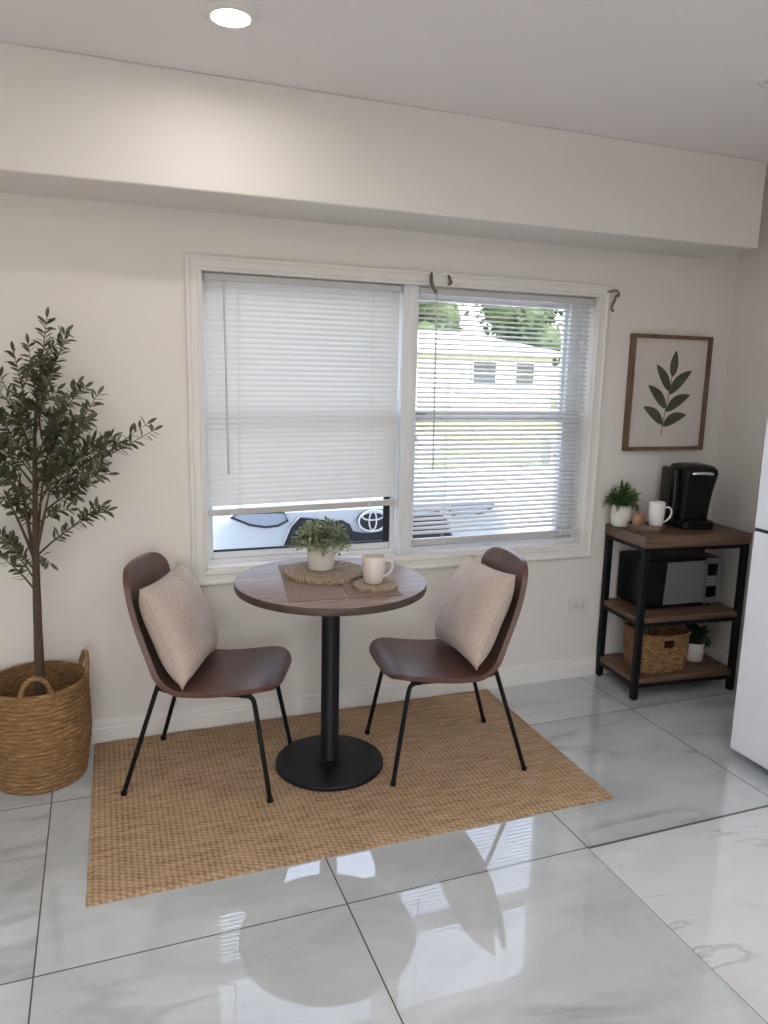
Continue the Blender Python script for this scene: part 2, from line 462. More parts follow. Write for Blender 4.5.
bm = NB(); box(bm, XL - WT, XR + WT, YB - WT, WT, CZ, CZ + .15)
struct(obj('ceiling', bm, M['ceil']))
bm = NB()
box(bm, XL - WT, OX0, 0, WT, 0, CZ); box(bm, OX1, XR + WT, 0, WT, 0, CZ)
box(bm, OX0, OX1, 0, WT, 0, OZ0); box(bm, OX0, OX1, 0, WT, OZ1, CZ)
struct(obj('wall_back', bm, M['wall']))
bm = NB(); box(bm, XR, XR + WT, YB - WT, 0, 0, CZ); struct(obj('wall_right', bm, M['wall']))
bm = NB(); box(bm, XL - WT, XL, YB - WT, 0, 0, CZ); struct(obj('wall_left', bm, M['wall']))
# rear wall behind the photographer with a glazed patio opening added for daylight
PX0, PX1, PZ1 = -2.3, -.4, 2.1
bm = NB()
box(bm, XL, PX0, YB - WT, YB, 0, CZ); box(bm, PX1, XR, YB - WT, YB, 0, CZ); box(bm, PX0, PX1, YB - WT, YB, PZ1, CZ)
struct(obj('wall_front', bm, M['wall']))
d3 = bpy.data.objects.new('added_door', None); COL.objects.link(d3); struct(d3)
bm = NB()
for a, b_ in ((PX0, PX0 + .06), ((PX0 + PX1) / 2 - .03, (PX0 + PX1) / 2 + .03), (PX1 - .06, PX1)): box(bm, a, b_, YB - .12, YB - .06, 0, PZ1)
box(bm, PX0, PX1, YB - .12, YB - .06, PZ1 - .06, PZ1); box(bm, PX0, PX1, YB - .12, YB - .06, 0, .05)
obj('added_door_frame', bm, M['vinyl'], d3)
bm = NB(); box(bm, PX0 + .06, PX1 - .06, YB - .092, YB - .088, .05, PZ1 - .06); obj('pane', bm, M['glass'], d3)
# soffit beam over the window
bm = NB(); box(bm, XL, 1.936, -.3385, 0, 2.0945, CZ, .004, 1)
struct(obj('trim_1', bm, M['wall']), 'boxed soffit beam running along the top of the window wall')

def base_profile():
    return [(0, 0), (.016, 0), (.016, .062), (.013, .068), (.013, .078), (.009, .084), (.007, .095), (.003, .1), (0, .1)]
def sweep_x(bm, prof, x0, x1, y=0):
    a = [bm.verts.new((x0, y - d, z)) for d, z in prof]; b_ = [bm.verts.new((x1, y - d, z)) for d, z in prof]
    n = len(prof)
    for i in range(n):
        j = (i + 1) % n; bm.faces.new((a[i], a[j], b_[j], b_[i]))
    bm.faces.new(a[::-1]); bm.faces.new(b_)
bm = NB(); sweep_x(bm, base_profile(), XL, XR); struct(obj('baseboard_back', bm, M['trim']))
bm = NB()
prof = base_profile()
a = [bm.verts.new((XR - d, -.017, z)) for d, z in prof]; b_ = [bm.verts.new((XR - d, YB, z)) for d, z in prof]
for i in range(len(prof)):
    j = (i + 1) % len(prof); bm.faces.new((a[i], a[j], b_[j], b_[i]))
bm.faces.new(a[::-1]); bm.faces.new(b_)
struct(obj('baseboard_right', bm, M['trim']))
# window casing, mitred picture frame
CX0, CX1, CZ0, CZ1 = -.541, 1.402, .628, 1.9376
bm = NB()
cp = [(0, 0), (0, .013), (.006, .018), (.014, .018), (.019, .013), (.027, .011), (.043, .010), (.048, .014), (.058, .012), (.06, 0)]
def ringat(o_, d):
    k = o_
    return [(CX0 + k, -d, CZ0 + k), (CX1 - k, -d, CZ0 + k), (CX1 - k, -d, CZ1 - k), (CX0 + k, -d, CZ1 - k)]
rings = [[bm.verts.new(p_) for p_ in ringat(o_, d)] for o_, d in cp]
for a, b_ in zip(rings, rings[1:]):
    for i in range(4):
        j = (i + 1) % 4; bm.faces.new((a[i], a[j], b_[j], b_[i]))
struct(obj('trim_2', bm, M['trim']), 'white moulded casing around the double window')
# jamb liner + sill
bm = NB()
box(bm, OX0, OX0 + .006, .0, WT, OZ0, OZ1); box(bm, OX1 - .006, OX1, .0, WT, OZ0, OZ1)
box(bm, OX0, OX1, 0, WT, OZ1 - .006, OZ1); box(bm, OX0, OX1, 0, WT, OZ0, OZ0 + .008)
struct(obj('trim_3', bm, M['trim']), 'white jamb liner and sill inside the window opening')
# mullion
bm = NB(); box(bm, .366, .436, .004, .15, OZ0 + .008, OZ1 - .006, .004, 1); box(bm, .384, .42, -.002, .01, OZ0 + .01, OZ1 - .02, .003, 1)
mul = struct(obj('trim_4', bm, M['vinyl']), 'grey white mullion post between the two windows')

def window(name, x0, x1, latch_side):
    r = bpy.data.objects.new(name, None); COL.objects.link(r); r.location = (0, 0, 0); struct(r)
    z0, z1, zm = OZ0 + .008, OZ1 - .006, 1.318
    bm = NB()
    for a, b_, c, d in ((x0, x0 + .016, z0, z1), (x1 - .016, x1, z0, z1), (x0 + .016, x1 - .016, z0, z0 + .018), (x0 + .016, x1 - .016, z1 - .022, z1)): box(bm, a, b_, .062, .155, c, d)
    obj('window_frame', bm, M['vinyl'], r)
    for nm, ya, yb, za, zb, wr in (('upper_sash', .115, .14, zm - .025, z1 - .02, .018), ('lower_sash', .078, .105, z0 + .018, zm + .028, .020)):
        xa, xb = x0 + .0145, x1 - .0145 - (.06 if name == 'window_2' else 0)
        rt = .048 if nm == 'lower_sash' else .03
        bm = NB()
        box(bm, xa, xa + wr, ya, yb, za, zb, .003, 1); box(bm, xb - wr, xb, ya, yb, za, zb, .003, 1)
        box(bm, xa + wr, xb - wr, ya, yb, za, za + .03, .003, 1); box(bm, xa + wr, xb - wr, ya, yb, zb - rt, zb, .003, 1)
        s = obj(nm, bm, M['vinyl'], r)
        ym = (ya + yb) / 2
        bm = NB(); box(bm, xa + wr, xb - wr, ym - .002, ym + .002, za + .03, zb - rt); obj('pane', bm, M['glass'], s)
        if nm == 'lower_sash':
            bm = NB(); box(bm, xa + wr, xb - wr, ya - .001, ym - .003, za + .03, za + .037); obj('gasket', bm, M['gasket'], s)
            if name == 'window_1':
                bm = NB(); box(bm, xb - wr - .012, xb - .001, ya - .003, ya - .0005, za + .03, zb - .05); obj('dark_strip', bm, M['gasket'], s)  # dark strip in front of the right stile
        if nm == 'lower_sash':
            bm = NB()
            lx = x0 + .05 if latch_side < 0 else x1 - .05
            box(bm, lx - .02, lx + .02, .06, .08, zm + .004, zm + .018, .003, 1); box(bm, lx - .008, lx + .024, .05, .064, zm + .014, zm + .022, .002, 1)
            obj('latch', bm, M['silver'], s)
    if name == 'window_2':
        bm = NB(); box(bm, x1 - .078, x1 - .0155, .09, .15, z0 + .018, z1 - .02, .003, 1); obj('side_stile', bm, M['vinyl'], r)
    return r
window('window_1', OX0 + .006, .366, -1)
window('window_2', .436, OX1 - .006, -1)

# outlet
t = thing('wall_outlet', 'cream double power outlet on the wall left of the coffee shelf', 'outlet', (1.352, 0, .379))
bm = NB(); box(bm, -.06, .06, -.006, -.0005, -.037, .037, .003, 2); obj('cover_plate', bm, M['plate'], t)
for sx in (-.021, .021):
    bm = NB(); loft(bm, [[(sx + x, -.0085, z) for x, z in rrect(.03, .034, .01, 4)], [(sx + x, -.005, z) for x, z in rrect(.032, .036, .011, 4)]])
    s = obj('socket', bm, M['plate'], t)
    bm = NB()
    for dz in (-.007, .007): box(bm, sx - .006, sx + .004, -.0092, -.0082, dz - .0012, dz + .0012)
    box(bm, sx + .007, sx + .011, -.0092, -.0082, -.002, .002)
    obj('slot', bm, M['gasket'], s)
bm = NB(); lathe(bm, [(0, .0012), (.003, .0006), (.003, 0)], 12); o = obj('screw', bm, M['silver'], t, (0, -.0061, 0), (PI / 2, 0, 0))

# ------------------------------------------------------------------ ceiling lights
def downlight(x, y, label, on=True, glow='fillglow'):
    t = thing('recessed_light', label, 'ceiling light', (x, y, CZ), 0, 'recessed ceiling lights')
    bm = NB(); lathe(bm, [(.050, -.003), (.053, -.010), (.059, -.0115), (.070, -.009), (.077, -.002), (.077, 0)], 48)
    obj('trim_ring', bm, M['trim'], t, smooth=40)
    bm = NB(); lathe(bm, [(0, -.0075), (.036, -.0072), (.0505, -.0055), (.051, -.002), (0, -.002)], 48)
    obj('diffuser', bm, M[glow] if on else M['plate'], t, smooth=60)
    return t
downlight(-.485, -.79, 'round glowing ceiling downlight above the dining table', True, 'dimglow')
downlight(1.222, -1.065, 'unlit round ceiling light cut off at the right edge of the photo', False)
for x, y, l in ((-.49, -2.75, 'round fill downlight added directly above the photographer'), (1.185, -2.9, 'round unlit downlight added beside the photographer on the fridge side'),
                (-1.9, -1.9, 'round fill downlight added left of the photographer, nearer the window wall'), (-1.9, -3.6, 'round fill downlight added left of the photographer, nearer the rear wall'), (.45, -2.2, 'round fill downlight added just ahead of the photographer'), (.45, -3.7, 'round fill downlight added behind the photographer on the right'), (-.49, -4.5, 'round fill downlight added near the rear wall behind the photographer'), (1.185, -4.5, 'round fill downlight added in the far corner behind the photographer')):
    downlight(x, y, l, not l.endswith('fridge side'))  # unseen downlights, added to brighten the room from the camera side

# ------------------------------------------------------------------ blinds
def blind(label, x0, x1, ztop, zbot, tilt, railtilt, wandx, lad, wandlen, liftx):
    t = thing('window_blind', label, 'blind', ((x0 + x1) / 2, .032, zbot), 0, 'mini blinds in the double window')
    w = x1 - x0; hw = w / 2
    H = ztop - zbot
    bm = NB(); box(bm, -hw, hw, -.016, .016, H - .026, H, .003, 2)
    box(bm, -hw - .002, -hw + .010, -.018, .018, H - .029, H + .0, .002, 1); box(bm, hw - .010, hw + .002, -.018, .018, H - .029, H, .002, 1)
    obj('headrail', bm, M['rail'], t)
    bm = NB(); n = int((H - .066) / .0212)
    bz = lambda x, f: railtilt * (x + hw) * f
    for k in range(n):
        z = H - .042 - k * .0212; f = (k / n) ** 2
        ta = tilt + rnd.uniform(-.02, .02)
        rows = []
        for q in range(5):
            u = (q / 4 - .5) * .025; bow = .0022 * (1 - (2 * u / .025) ** 2)
            y = u * math.cos(ta) - bow * math.sin(ta); dz = u * math.sin(ta) + bow * math.cos(ta)
            rows.append([bm.verts.new((x, y, z + dz + bz(x, f))) for x in (-hw + .004, 0, hw - .004)])
        for a, b_ in zip(rows, rows[1:]):
            for i in range(2): bm.faces.new((a[i], a[i + 1], b_[i + 1], b_[i]))
    raw('slats', bm, M['slat'], t, smooth=1)
    bm = NB(); vs = box(bm, -hw + .002, hw - .002, -.0125, .0125, 0, .026, .003, 2)
    for v in bm.verts: v.co.z += bz(v.co.x, 1)
    br = obj('bottom_rail', bm, M['rail'], t)
    for lx in lad:
        x = lx - (x0 + x1) / 2
        bm = NB(); box(bm, x - .009, x + .009, -.0135, .006, -.001 + bz(x, 1), .028 + bz(x, 1), .002, 1); obj('cord_button', bm, M['slat'], br)
        bm = NB()
        for dy in (-.0125, .0125): tube(bm, [(x, dy, .015 + bz(x, 1)), (x, dy, H - .02)], .0007, 5)
        tube(bm, [(x + .004, 0, .015 + bz(x, 1)), (x + .004, 0, H - .02)], .0007, 5)
        obj('ladder_cord', bm, M['slat'], t)
    x = wandx - (x0 + x1) / 2
    bm = NB(); tube(bm, [(x, -.017, H - .024), (x, -.024, H - .034), (x + .004, -.025, H - .034 - wandlen * .5), (x + .008, -.025, H - .034 - wandlen)], .0036, 8)
    tube(bm, [(x + .008, -.025, H - .036 - wandlen), (x + .008, -.025, H - .05 - wandlen)], .0045, 8)
    obj('tilt_wand', bm, M['rail'], t, smooth=50)
    if liftx:
        x = liftx - (x0 + x1) / 2
        bm = NB(); tube(bm, [(x, -.02, H - .02), (x, -.021, .4), (x - .001, -.021, -.19)], .0012, 6)
        tube(bm, [(x - .001, -.021, -.19), (x - .001, -.021, -.225)], [.002, .005], 8)
        obj('lift_cord', bm, M['rail'], t)
    return t
blind('left white mini blind, slats nearly closed, ending above a strip of bare glass', -.466, .358, 1.874, .912, math.radians(63), .018, -.392, (-.336, .234), .735, .362)
blind('right white mini blind with slats tilted open, showing the house outside', .443, 1.332, 1.872, .738, math.radians(24), .004, .520, (.598, 1.232), .74, None)

# curtain hooks
def hook(label, pts, r=.004):
    c = Vector(pts[0])
    t = thing('curtain_hook', label, 'hook', (c.x, 0, c.z), 0, 'curtain hooks on the casing')
    bm = NB(); tube(bm, smooth_path([Vector(p_) - Vector((c.x, 0, c.z)) for p_ in pts], 2), r, 8); obj('bent_rod', bm, M['bronze'], t, smooth=60)
    bm = NB(); lathe(bm, [(0, .004), (.006, .003), (.008, 0), (.008, -.004)], 14); obj('mount', bm, M['bronze'], t, (0, pts[0][1], 0), (PI / 2, 0, 0), smooth=60)
    return t
hook('taller bronze curtain hook on the casing above the middle of the window', [(.481, -.012, 1.93), (.477, -.022, 1.915), (.475, -.03, 1.89), (.484, -.034, 1.868), (.499, -.034, 1.848)], .0075)
hook('small bronze curtain hook on the casing, second from the window mullion', [(.560, -.012, 1.925), (.562, -.024, 1.915), (.563, -.03, 1.903), (.572, -.03, 1.897), (.556, -.03, 1.886)], .0065)
hook('curly bronze curtain hook at the right end of the window casing', [(1.388, -.012, 1.906), (1.402, -.024, 1.907), (1.420, -.032, 1.914), (1.434, -.034, 1.895), (1.432, -.034, 1.884), (1.416, -.034, 1.888), (1.416, -.034, 1.870), (1.398, -.034, 1.84), (1.396, -.034, 1.826), (1.410, -.034, 1.818)], .006)

# ------------------------------------------------------------------ framed print
t = thing('framed_print', 'walnut framed botanical leaf print hanging above the coffee shelf', 'picture', (1.782, 0, 1.158))
FW, FH, FD = .482, .564, .032
bm = NB()
prof = [(0, -.002), (0, -FD), (.018, -FD), (.018, -.012), (.0, -.002)]
rings = []
for k, d in prof[:-1]:
    rings.append([bm.verts.new(p_) for p_ in ((-FW / 2 + k, d, k), (FW / 2 - k, d, k), (FW / 2 - k, d, FH - k), (-FW / 2 + k, d, FH - k))])
for i in range(len(rings)):
    a, b_ = rings[i], rings[(i + 1) % len(rings)]
    for k in range(4):
        l = (k + 1) % 4; bm.faces.new((a[k], a[l], b_[l], b_[k]))
obj('frame', bm, M['framewood'], t)
bm = NB(); box(bm, -FW / 2 + .016, FW / 2 - .016, -.016, -.006, .016, FH - .016); pr = obj('print', bm, M['paper'], t)
bm = NB()
def flatleaf(p0, p1, w, bow=0):
    p0 = Vector(p0); p1 = Vector(p1); d = p1 - p0; n = Vector((-d.y, d.x)); L_ = d.length; n.normalize()
    top = []; bot = []
    for k in range(13):
        s = k / 12; h = w * .5 * math.sin(PI * s ** .85) ** .8 if 0 < s < 1 else 0
        c = p0 + d * s + n * bow * math.sin(PI * s)
        top.append(c + n * h); bot.append(c - n * h)
    pts = top + bot[1:-1][::-1]
    vs = [bm.verts.new((q.x + .013, -.0168, q.y - .008)) for q in pts]
    f = bm.faces.new(vs)
stem = [(-.034, .085), (-.026, .16), (-.012, .25), (.0, .335), (.008, .40)]
for a, b_ in zip(stem, stem[1:]):
    a = Vector(a); b_ = Vector(b_); n = Vector((-(b_ - a).y, (b_ - a).x)).normalized() * .002
    bm.faces.new([bm.verts.new((q.x + .013, -.0166, q.y - .008)) for q in (a - n, b_ - n, b_ + n, a + n)])
for p0, p1, w, bw in (((.006, .37), (.018, .50), .058, 0), ((-.004, .30), (-.095, .43), .058, -.008), ((-.006, .285), (.125, .405), .066, .010),
                  ((-.018, .215), (-.135, .33), .060, -.010), ((-.018, .20), (.128, .285), .066, .012), ((-.028, .135), (-.155, .225), .060, -.012), ((-.028, .128), (.115, .185), .064, .014)):
    flatleaf(p0, p1, w * .84, bw)
ex = bmesh.ops.extrude_face_region(bm, geom=bm.faces[:])
for v in [g for g in ex['geom'] if isinstance(g, bmesh.types.BMVert)]: v.co.y += .001
obj('leaf_motif', bm, M['leafprint'], pr)

# ------------------------------------------------------------------ rug
bm = NB()
c0 = [(-.962, -1.012), (.828, -1.022), (.842, -.022), (-.942, -.022)]
RZ = .012
NUX, NVY = 90, 50
def rf(i, j):
    s = i / (NUX - 1); q = j / (NVY - 1)
    x = (c0[0][0] * (1 - s) + c0[1][0] * s) * (1 - q) + (c0[3][0] * (1 - s) + c0[2][0] * s) * q
    y = (c0[0][1] * (1 - s) + c0[1][1] * s) * (1 - q) + (c0[3][1] * (1 - s) + c0[2][1] * s) * q
    e = 1
    ed = min(i, j, NUX - 1 - i, NVY - 1 - j)
    z = RZ if ed > 0 else RZ * .55
    if ed == 0:
        x += .0025 * noise.noise(Vector((x * 30, y * 30, 1))); y += .0025 * noise.noise(Vector((x * 30, y * 30, 5)))
    return (x, y, z)
vs = grid(bm, rf, NUX, NVY)
be = [e for e in bm.edges if e.is_boundary]
ex = bmesh.ops.extrude_edge_only(bm, edges=be)
for v in [g for g in ex['geom'] if isinstance(g, bmesh.types.BMVert)]: v.co.z = .0005
tag(obj('jute_rug', bm, M['rug'], smooth=50), 'woven natural jute rug lying under the bistro table and chairs', 'rug')

# ------------------------------------------------------------------ table
TC = (-.088, -.475)
t = thing('bistro_table', 'round walnut pedestal table on a black metal disc base', 'table', (*TC, RZ))
bm = NB(); lathe(bm, [(0, 0), (.205, 0), (.208, .003), (.208, .013), (.205, .0165), (.19, .0185), (.06, .021), (0, .021)], 96); obj('base', bm, M['tablebase'], t, smooth=35)
bm = NB(); lathe(bm, [(0, .018), (.055, .0205), (.055, .027), (.036, .029), (.0345, .034), (.0345, .685), (0, .685)], 48); obj('column', bm, M['tablebase'], t, smooth=35)
bm = NB(); box(bm, -.17, .17, -.03, .03, .684, .692, .002, 1); box(bm, -.03, .03, -.17, .17, .684, .692, .002, 1); lathe(bm, [(0, .67), (.06, .67), (.06, .69), (0, .69)], 32); obj('mounting_plate', bm, M['tablebase'], t)
bm = NB(); R_ = .354
rings = lathe(bm, [(0, .708), (R_ - .012, .708), (R_ - .002, .710), (R_, .714), (R_, .732), (R_ - .002, .7365), (R_ - .006, .738), (0, .738)], 128)
for v in bm.verts: v.co.z -= .016 if False else 0
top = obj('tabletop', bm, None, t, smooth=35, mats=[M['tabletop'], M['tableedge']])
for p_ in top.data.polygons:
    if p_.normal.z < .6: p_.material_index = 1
TZ = RZ + .738

# ------------------------------------------------------------------ chairs
def chair(label, loc, ang):
    t = thing('dining_chair', label, 'chair', (*loc, RZ), ang, 'dining chairs at the bistro table')
    # seat-shell centre line, local x forward: backrest top -> bend -> seat -> waterfall front
    key = [(-.264, .812), (-.260, .77), (-.253, .72), (-.243, .665), (-.221, .585), (-.188, .495), (-.152, .427), (-.090, .396), (-.02, .390), (.06, .394), (.13, .404), (.19, .415), (.235, .418), (.262, .409), (.278, .392)]
    kv = [Vector((x, 0, z)) for x, z in key]
    dense = []
    for k in range(len(kv) - 1):
        p0 = kv[max(k - 1, 0)]; p1 = kv[k]; p2 = kv[k + 1]; p3 = kv[min(k + 2, len(kv) - 1)]
        for q in range(12):
            g = q / 12
            dense.append(.5 * ((2 * p1) + (p2 - p0) * g + (2 * p0 - 5 * p1 + 4 * p2 - p3) * g * g + (3 * p1 - p0 - 3 * p2 + p3) * g ** 3))
    dense.append(kv[-1])
    arc = [0]
    for a, b_ in zip(dense, dense[1:]): arc.append(arc[-1] + (b_ - a).length)
    LEN = arc[-1]
    def at(l):
        l = max(0, min(LEN, l))
        for k in range(len(arc) - 1):
            if arc[k + 1] >= l:
                g = (l - arc[k]) / max(1e-9, arc[k + 1] - arc[k]); return dense[k].lerp(dense[k + 1], g)
        return dense[-1]
    NS, NT = 56, 33
    def corner(u, c, r, e=2.2):
        a = max(0, (abs(u) - c) / (1 - c)); return r * (1 - max(0, 1 - a ** e) ** (1 / e))
    def pt(i, j):
        u = math.sin(PI / 2 * (2 * j / (NT - 1) - 1))
        l0 = corner(u, .45, .085) + .012 * u * u; l1 = LEN - corner(u, .42, .10) - .010 * u * u
        s = i / (NS - 1); s = s + .035 * math.sin(2 * PI * s) * -1
        c = at(l0 + (l1 - l0) * s)
        k_ = max(0, min(1, (c.x + .215) / .17)) if c.z < .56 else 0
        k_ = k_ * k_ * (3 - 2 * k_)
        w = .202 + .008 * k_
        dish = (.034 * (1 - k_) - .003 * k_) * abs(u) ** 2.3
        if c.x > .10: dish -= .006 * ((c.x - .10) / .18) * abs(u) ** 2.3
        up_ = Vector((.93, 0, .20)).lerp(Vector((0, 0, 1)), k_); up_.normalize()
        return c + Vector((0, w * u, 0)) + up_ * dish
    bm = NB(); grid(bm, pt, NS, NT)
    o = raw('seat_shell', bm, M['leather'], t, smooth=1)
    m_ = o.modifiers.new('solid', 'SOLIDIFY'); m_.thickness = .020; m_.offset = 0
    m_ = o.modifiers.new('bev', 'BEVEL'); m_.width = .007; m_.segments = 3; m_.limit_method = 'ANGLE'; m_.angle_limit = math.radians(50)
    # under-seat frame
    bm = NB()
    for sy in (-1, 1):
        tube(bm, smooth_path([(-.148, sy * .165, .392), (-.10, sy * .165, .374), (.16, sy * .165, .374), (.19, sy * .165, .380)], 2), .0075, 10)
    tube(bm, [(-.06, -.165, .370), (-.06, .165, .370)], .007, 8); tube(bm, [(.13, -.165, .372), (.13, .165, .372)], .007, 8)
    obj('under_frame', bm, M['blackmetal'], t, smooth=60)
    for sx in (-1, 1):
        for sy in (-1, 1):
            top_ = (-.150, sy * .176, .405) if sx < 0 else (.195, sy * .174, .388)
            if sx > 0: pts = smooth_path([(.150, sy * .165, .374), (.193, sy * .167, .3735), (.205, sy * .171, .33), (.262, sy * .208, .006)], 2)
            else: pts = [(-.142, sy * .166, .398), (-.262, sy * .208, .006)]
            bm = NB(); tube(bm, pts, [.0085] * len(pts), 12); lg = obj('leg', bm, M['blackmetal'], t, smooth=60)
            bm = NB(); lathe(bm, [(0, 0), (.0105, 0), (.011, .004), (.0105, .014), (0, .014)], 16, (sx * .262, sy * .208, 0)); obj('foot_cap', bm, M['blackmetal'], lg, smooth=40)
    return t
CL = ((-.520, -.374), math.atan2(-.396, .918)); CR = ((.371, -.524), math.radians(174))
chair('brown leather dining chair left of the table, beside the potted tree', *CL)
chair('brown leather dining chair right of the table, on the coffee shelf side', *CR)

def pillow(label, base, ang, c, w, h, lean, twist, T=.075, seed=0):
    """local chair frame: c = centre (x,y,z); lean = tilt back"""
    t = thing('throw_pillow', label, 'pillow', (base[0][0], base[0][1], 0), base[1], 'throw pillows on the chairs')
    ez = Vector((-math.sin(lean), 0, math.cos(lean))); ex = Vector((0, 1, 0)); ey = Vector((math.cos(lean), 0, math.sin(lean)))
    rt = Matrix.Rotation(twist, 3, ey); ex = rt @ ex; ez = rt @ ez
    c = Vector(c)
    bm = NB(); n = 33
    def surf(sgn):
        def f(i, j):
            u = 2 * i / (n - 1) - 1; v = 2 * j / (n - 1) - 1
            pin = 1 - .075 * (1 - u * u) * v * v - 0; pin2 = 1 - .075 * (1 - v * v) * u * u
            x = u * w / 2 * pin2; z = v * h / 2 * pin
            th = T * (max(0, (1 - u ** 4) * (1 - v ** 4))) ** .62
            # creases from the corners
            q = noise.noise(Vector((u * 2.2 + seed, v * 2.2, sgn * 3))) * .010 * (1 - u ** 4) * (1 - v ** 4)
            cr = -.016 * math.exp(-((u - .12) / .10) ** 2) * max(0, v - .25) * (1 - v ** 6) if sgn > 0 else 0
            return c + ex * x + ez * z + ey * sgn * (th + q * (1 if sgn > 0 else .3) + cr)
        return f
    a = grid(bm, surf(1), n, n); b_ = grid(bm, surf(-1), n, n)
    bmesh.ops.remove_doubles(bm, verts=bm.verts[:], dist=.0006)
    co = obj('cover', bm, M['linen'], t, smooth=180)
    bm = NB(); pts = []
    N_ = 24
    for k in range(4 * N_):
        s = k // N_; q = 2 * (k % N_) / N_ - 1
        u, v = ((q, -1), (1, q), (-q, 1), (-1, -q))[s]
        x = u * w / 2 * (1 - .075 * (1 - v * v) * u * u); z = v * h / 2 * (1 - .075 * (1 - u * u) * v * v)
        pts.append(c + ex * x + ez * z)
    tube(bm, pts, .0022, 6, closed=True)
    obj('seam', bm, M['linen'], t, smooth=180)
    return t
pillow('beige linen throw pillow leaning on the left chair', CL, 0, (-.103, -.014, .597), .418, .372, math.radians(22), math.radians(-1), seed=1)
pillow('beige linen throw pillow leaning on the right chair', CR, 0, (-.103, .002, .606), .44, .372, math.radians(23), math.radians(4), seed=9)

# ------------------------------------------------------------------ things on the table
def slab(name, label, cat, poly, z0, th, mat, bev=.0012):
    cx = sum(q[0] for q in poly) / len(poly); cy = sum(q[1] for q in poly) / len(poly)
    bm = NB()
    vs = [bm.verts.new((x - cx, y - cy, 0)) for x, y in poly]
    f = bm.faces.new(vs)
    bmesh.ops.subdivide_edges(bm, edges=bm.edges[:], cuts=8, use_grid_fill=True)
    ex = bmesh.ops.extrude_face_region(bm, geom=bm.faces[:])
    for v in [g for g in ex['geom'] if isinstance(g, bmesh.types.BMVert)]: v.co.z += th
    o = obj(name, bm, mat, loc=(cx, cy, z0)); return tag(o, label, cat, 'placemats on the bistro table')
slab('placemat', 'larger brown cloth placemat under the round woven trivet', 'placemat', [(-.305, -.715), (-.112, -.727), (-.045, -.237), (-.232, -.225)], TZ + .0002, .003, M['mat'])
slab('placemat', 'smaller brown cloth placemat under the coaster and mug', 'placemat', [(-.099, -.730), (.088, -.741), (.112, -.562), (-.073, -.553)], TZ + .0002, .003, M['mat'])
def woven_disc(name, label, cat, c, r, th, z, mat):
    bm = NB()
    n = int(r / .0065); prof = [(0, 0), (r - .004, 0), (r, th * .5)]
    k = n
    pr = []
    for i in range(n, 0, -1):
        rr = r * i / n - r / n * .5
        pr += [(rr + r / n * .35, th - .0018), (rr, th)]
    prof += [(r - .001, th * .85)] + pr + [(0, th)]
    lathe(bm, prof, 72)
    for v in bm.verts:
        a = math.atan2(v.co.y, v.co.x); q = math.hypot(v.co.x, v.co.y)
        if v.co.z > th * .6: v.co.z += .0012 * math.sin(a * int(q / .006) * .9 + q * 900)
    return tag(obj(name, bm, mat, loc=(c[0], c[1], z), smooth=50), label, cat)
woven_disc('woven_trivet', 'large round woven grass trivet under the potted plant', 'trivet', (-.098, -.416), .153, .019, TZ + .0034, M['trivet'])
woven_disc('woven_coaster', 'small round woven coaster under the table mug', 'coaster', (.026, -.640), .081, .017, TZ + .0034, M['trivet'])

def bushy(t, z0, rx, rz, nstem, leaves, L_, w, mat, seed, droop=.3, cz=.0):
    r = random.Random(seed); bm = NB(); sm = NB()
    for i in range(nstem):
        a = r.uniform(0, 2 * PI); el = math.acos(r.uniform(-.05, 1)) 
        d = Vector((math.cos(a) * math.sin(el), math.sin(a) * math.sin(el), math.cos(el)))
        end = Vector((d.x * rx, d.y * rx, z0 + cz + d.z * rz)) * 1
        f = r.uniform(.72, 1.0)
        st = Vector((d.x * rx * .12, d.y * rx * .12, z0 - .012))
        mid = st.lerp(end, .5) + Vector((0, 0, rz * .22))
        en = st.lerp(end, f)
        pts = [st, st.lerp(mid, .6) + Vector((0, 0, .004)), mid.lerp(en, .5), en - Vector((0, 0, droop * rz * .15))]
        tube(sm, pts, .0011, 4, cap=False)
        for k in range(leaves):
            q = (k + .6) / leaves; q = .25 + .75 * q
            x = q * 3; ii = min(int(x), 2); p_ = pts[ii].lerp(pts[ii + 1], x - ii)
            tg = (pts[ii + 1] - pts[ii]).normalized()
            side = Vector((r.uniform(-1, 1), r.uniform(-1, 1), r.uniform(-.3, .9))).normalized()
            leaf(bm, p_, (tg * .6 + side * .9), Vector((r.uniform(-.3, .3), r.uniform(-.3, .3), 1)), L_ * r.uniform(.7, 1.2), w * r.uniform(.8, 1.2), bend=r.uniform(.0, .35), fold=.25)
    raw('foliage', bm, mat, t, smooth=1)
    raw('stems', sm, mat, t, smooth=1)

t = thing('potted_plant', 'bushy sage green plant in white pot on the table trivet', 'plant', (-.105, -.395, TZ + .0235))
bm = NB(); lathe(bm, [(0, 0), (.045, 0), (.049, .004), (.0525, .05), (.0535, .094), (.052, .097), (.0495, .095), (.048, .078), (0, .078)], 56); obj('pot', bm, M['ceramic'], t, smooth=45)
bm = NB(); lathe(bm, [(0, .083), (.03, .082), (.0478, .079)], 24); obj('soil', bm, M['soil'], t)
bushy(t, .095, .116, .112, 175, 9, .021, .0095, M['sage'], 3, .8)

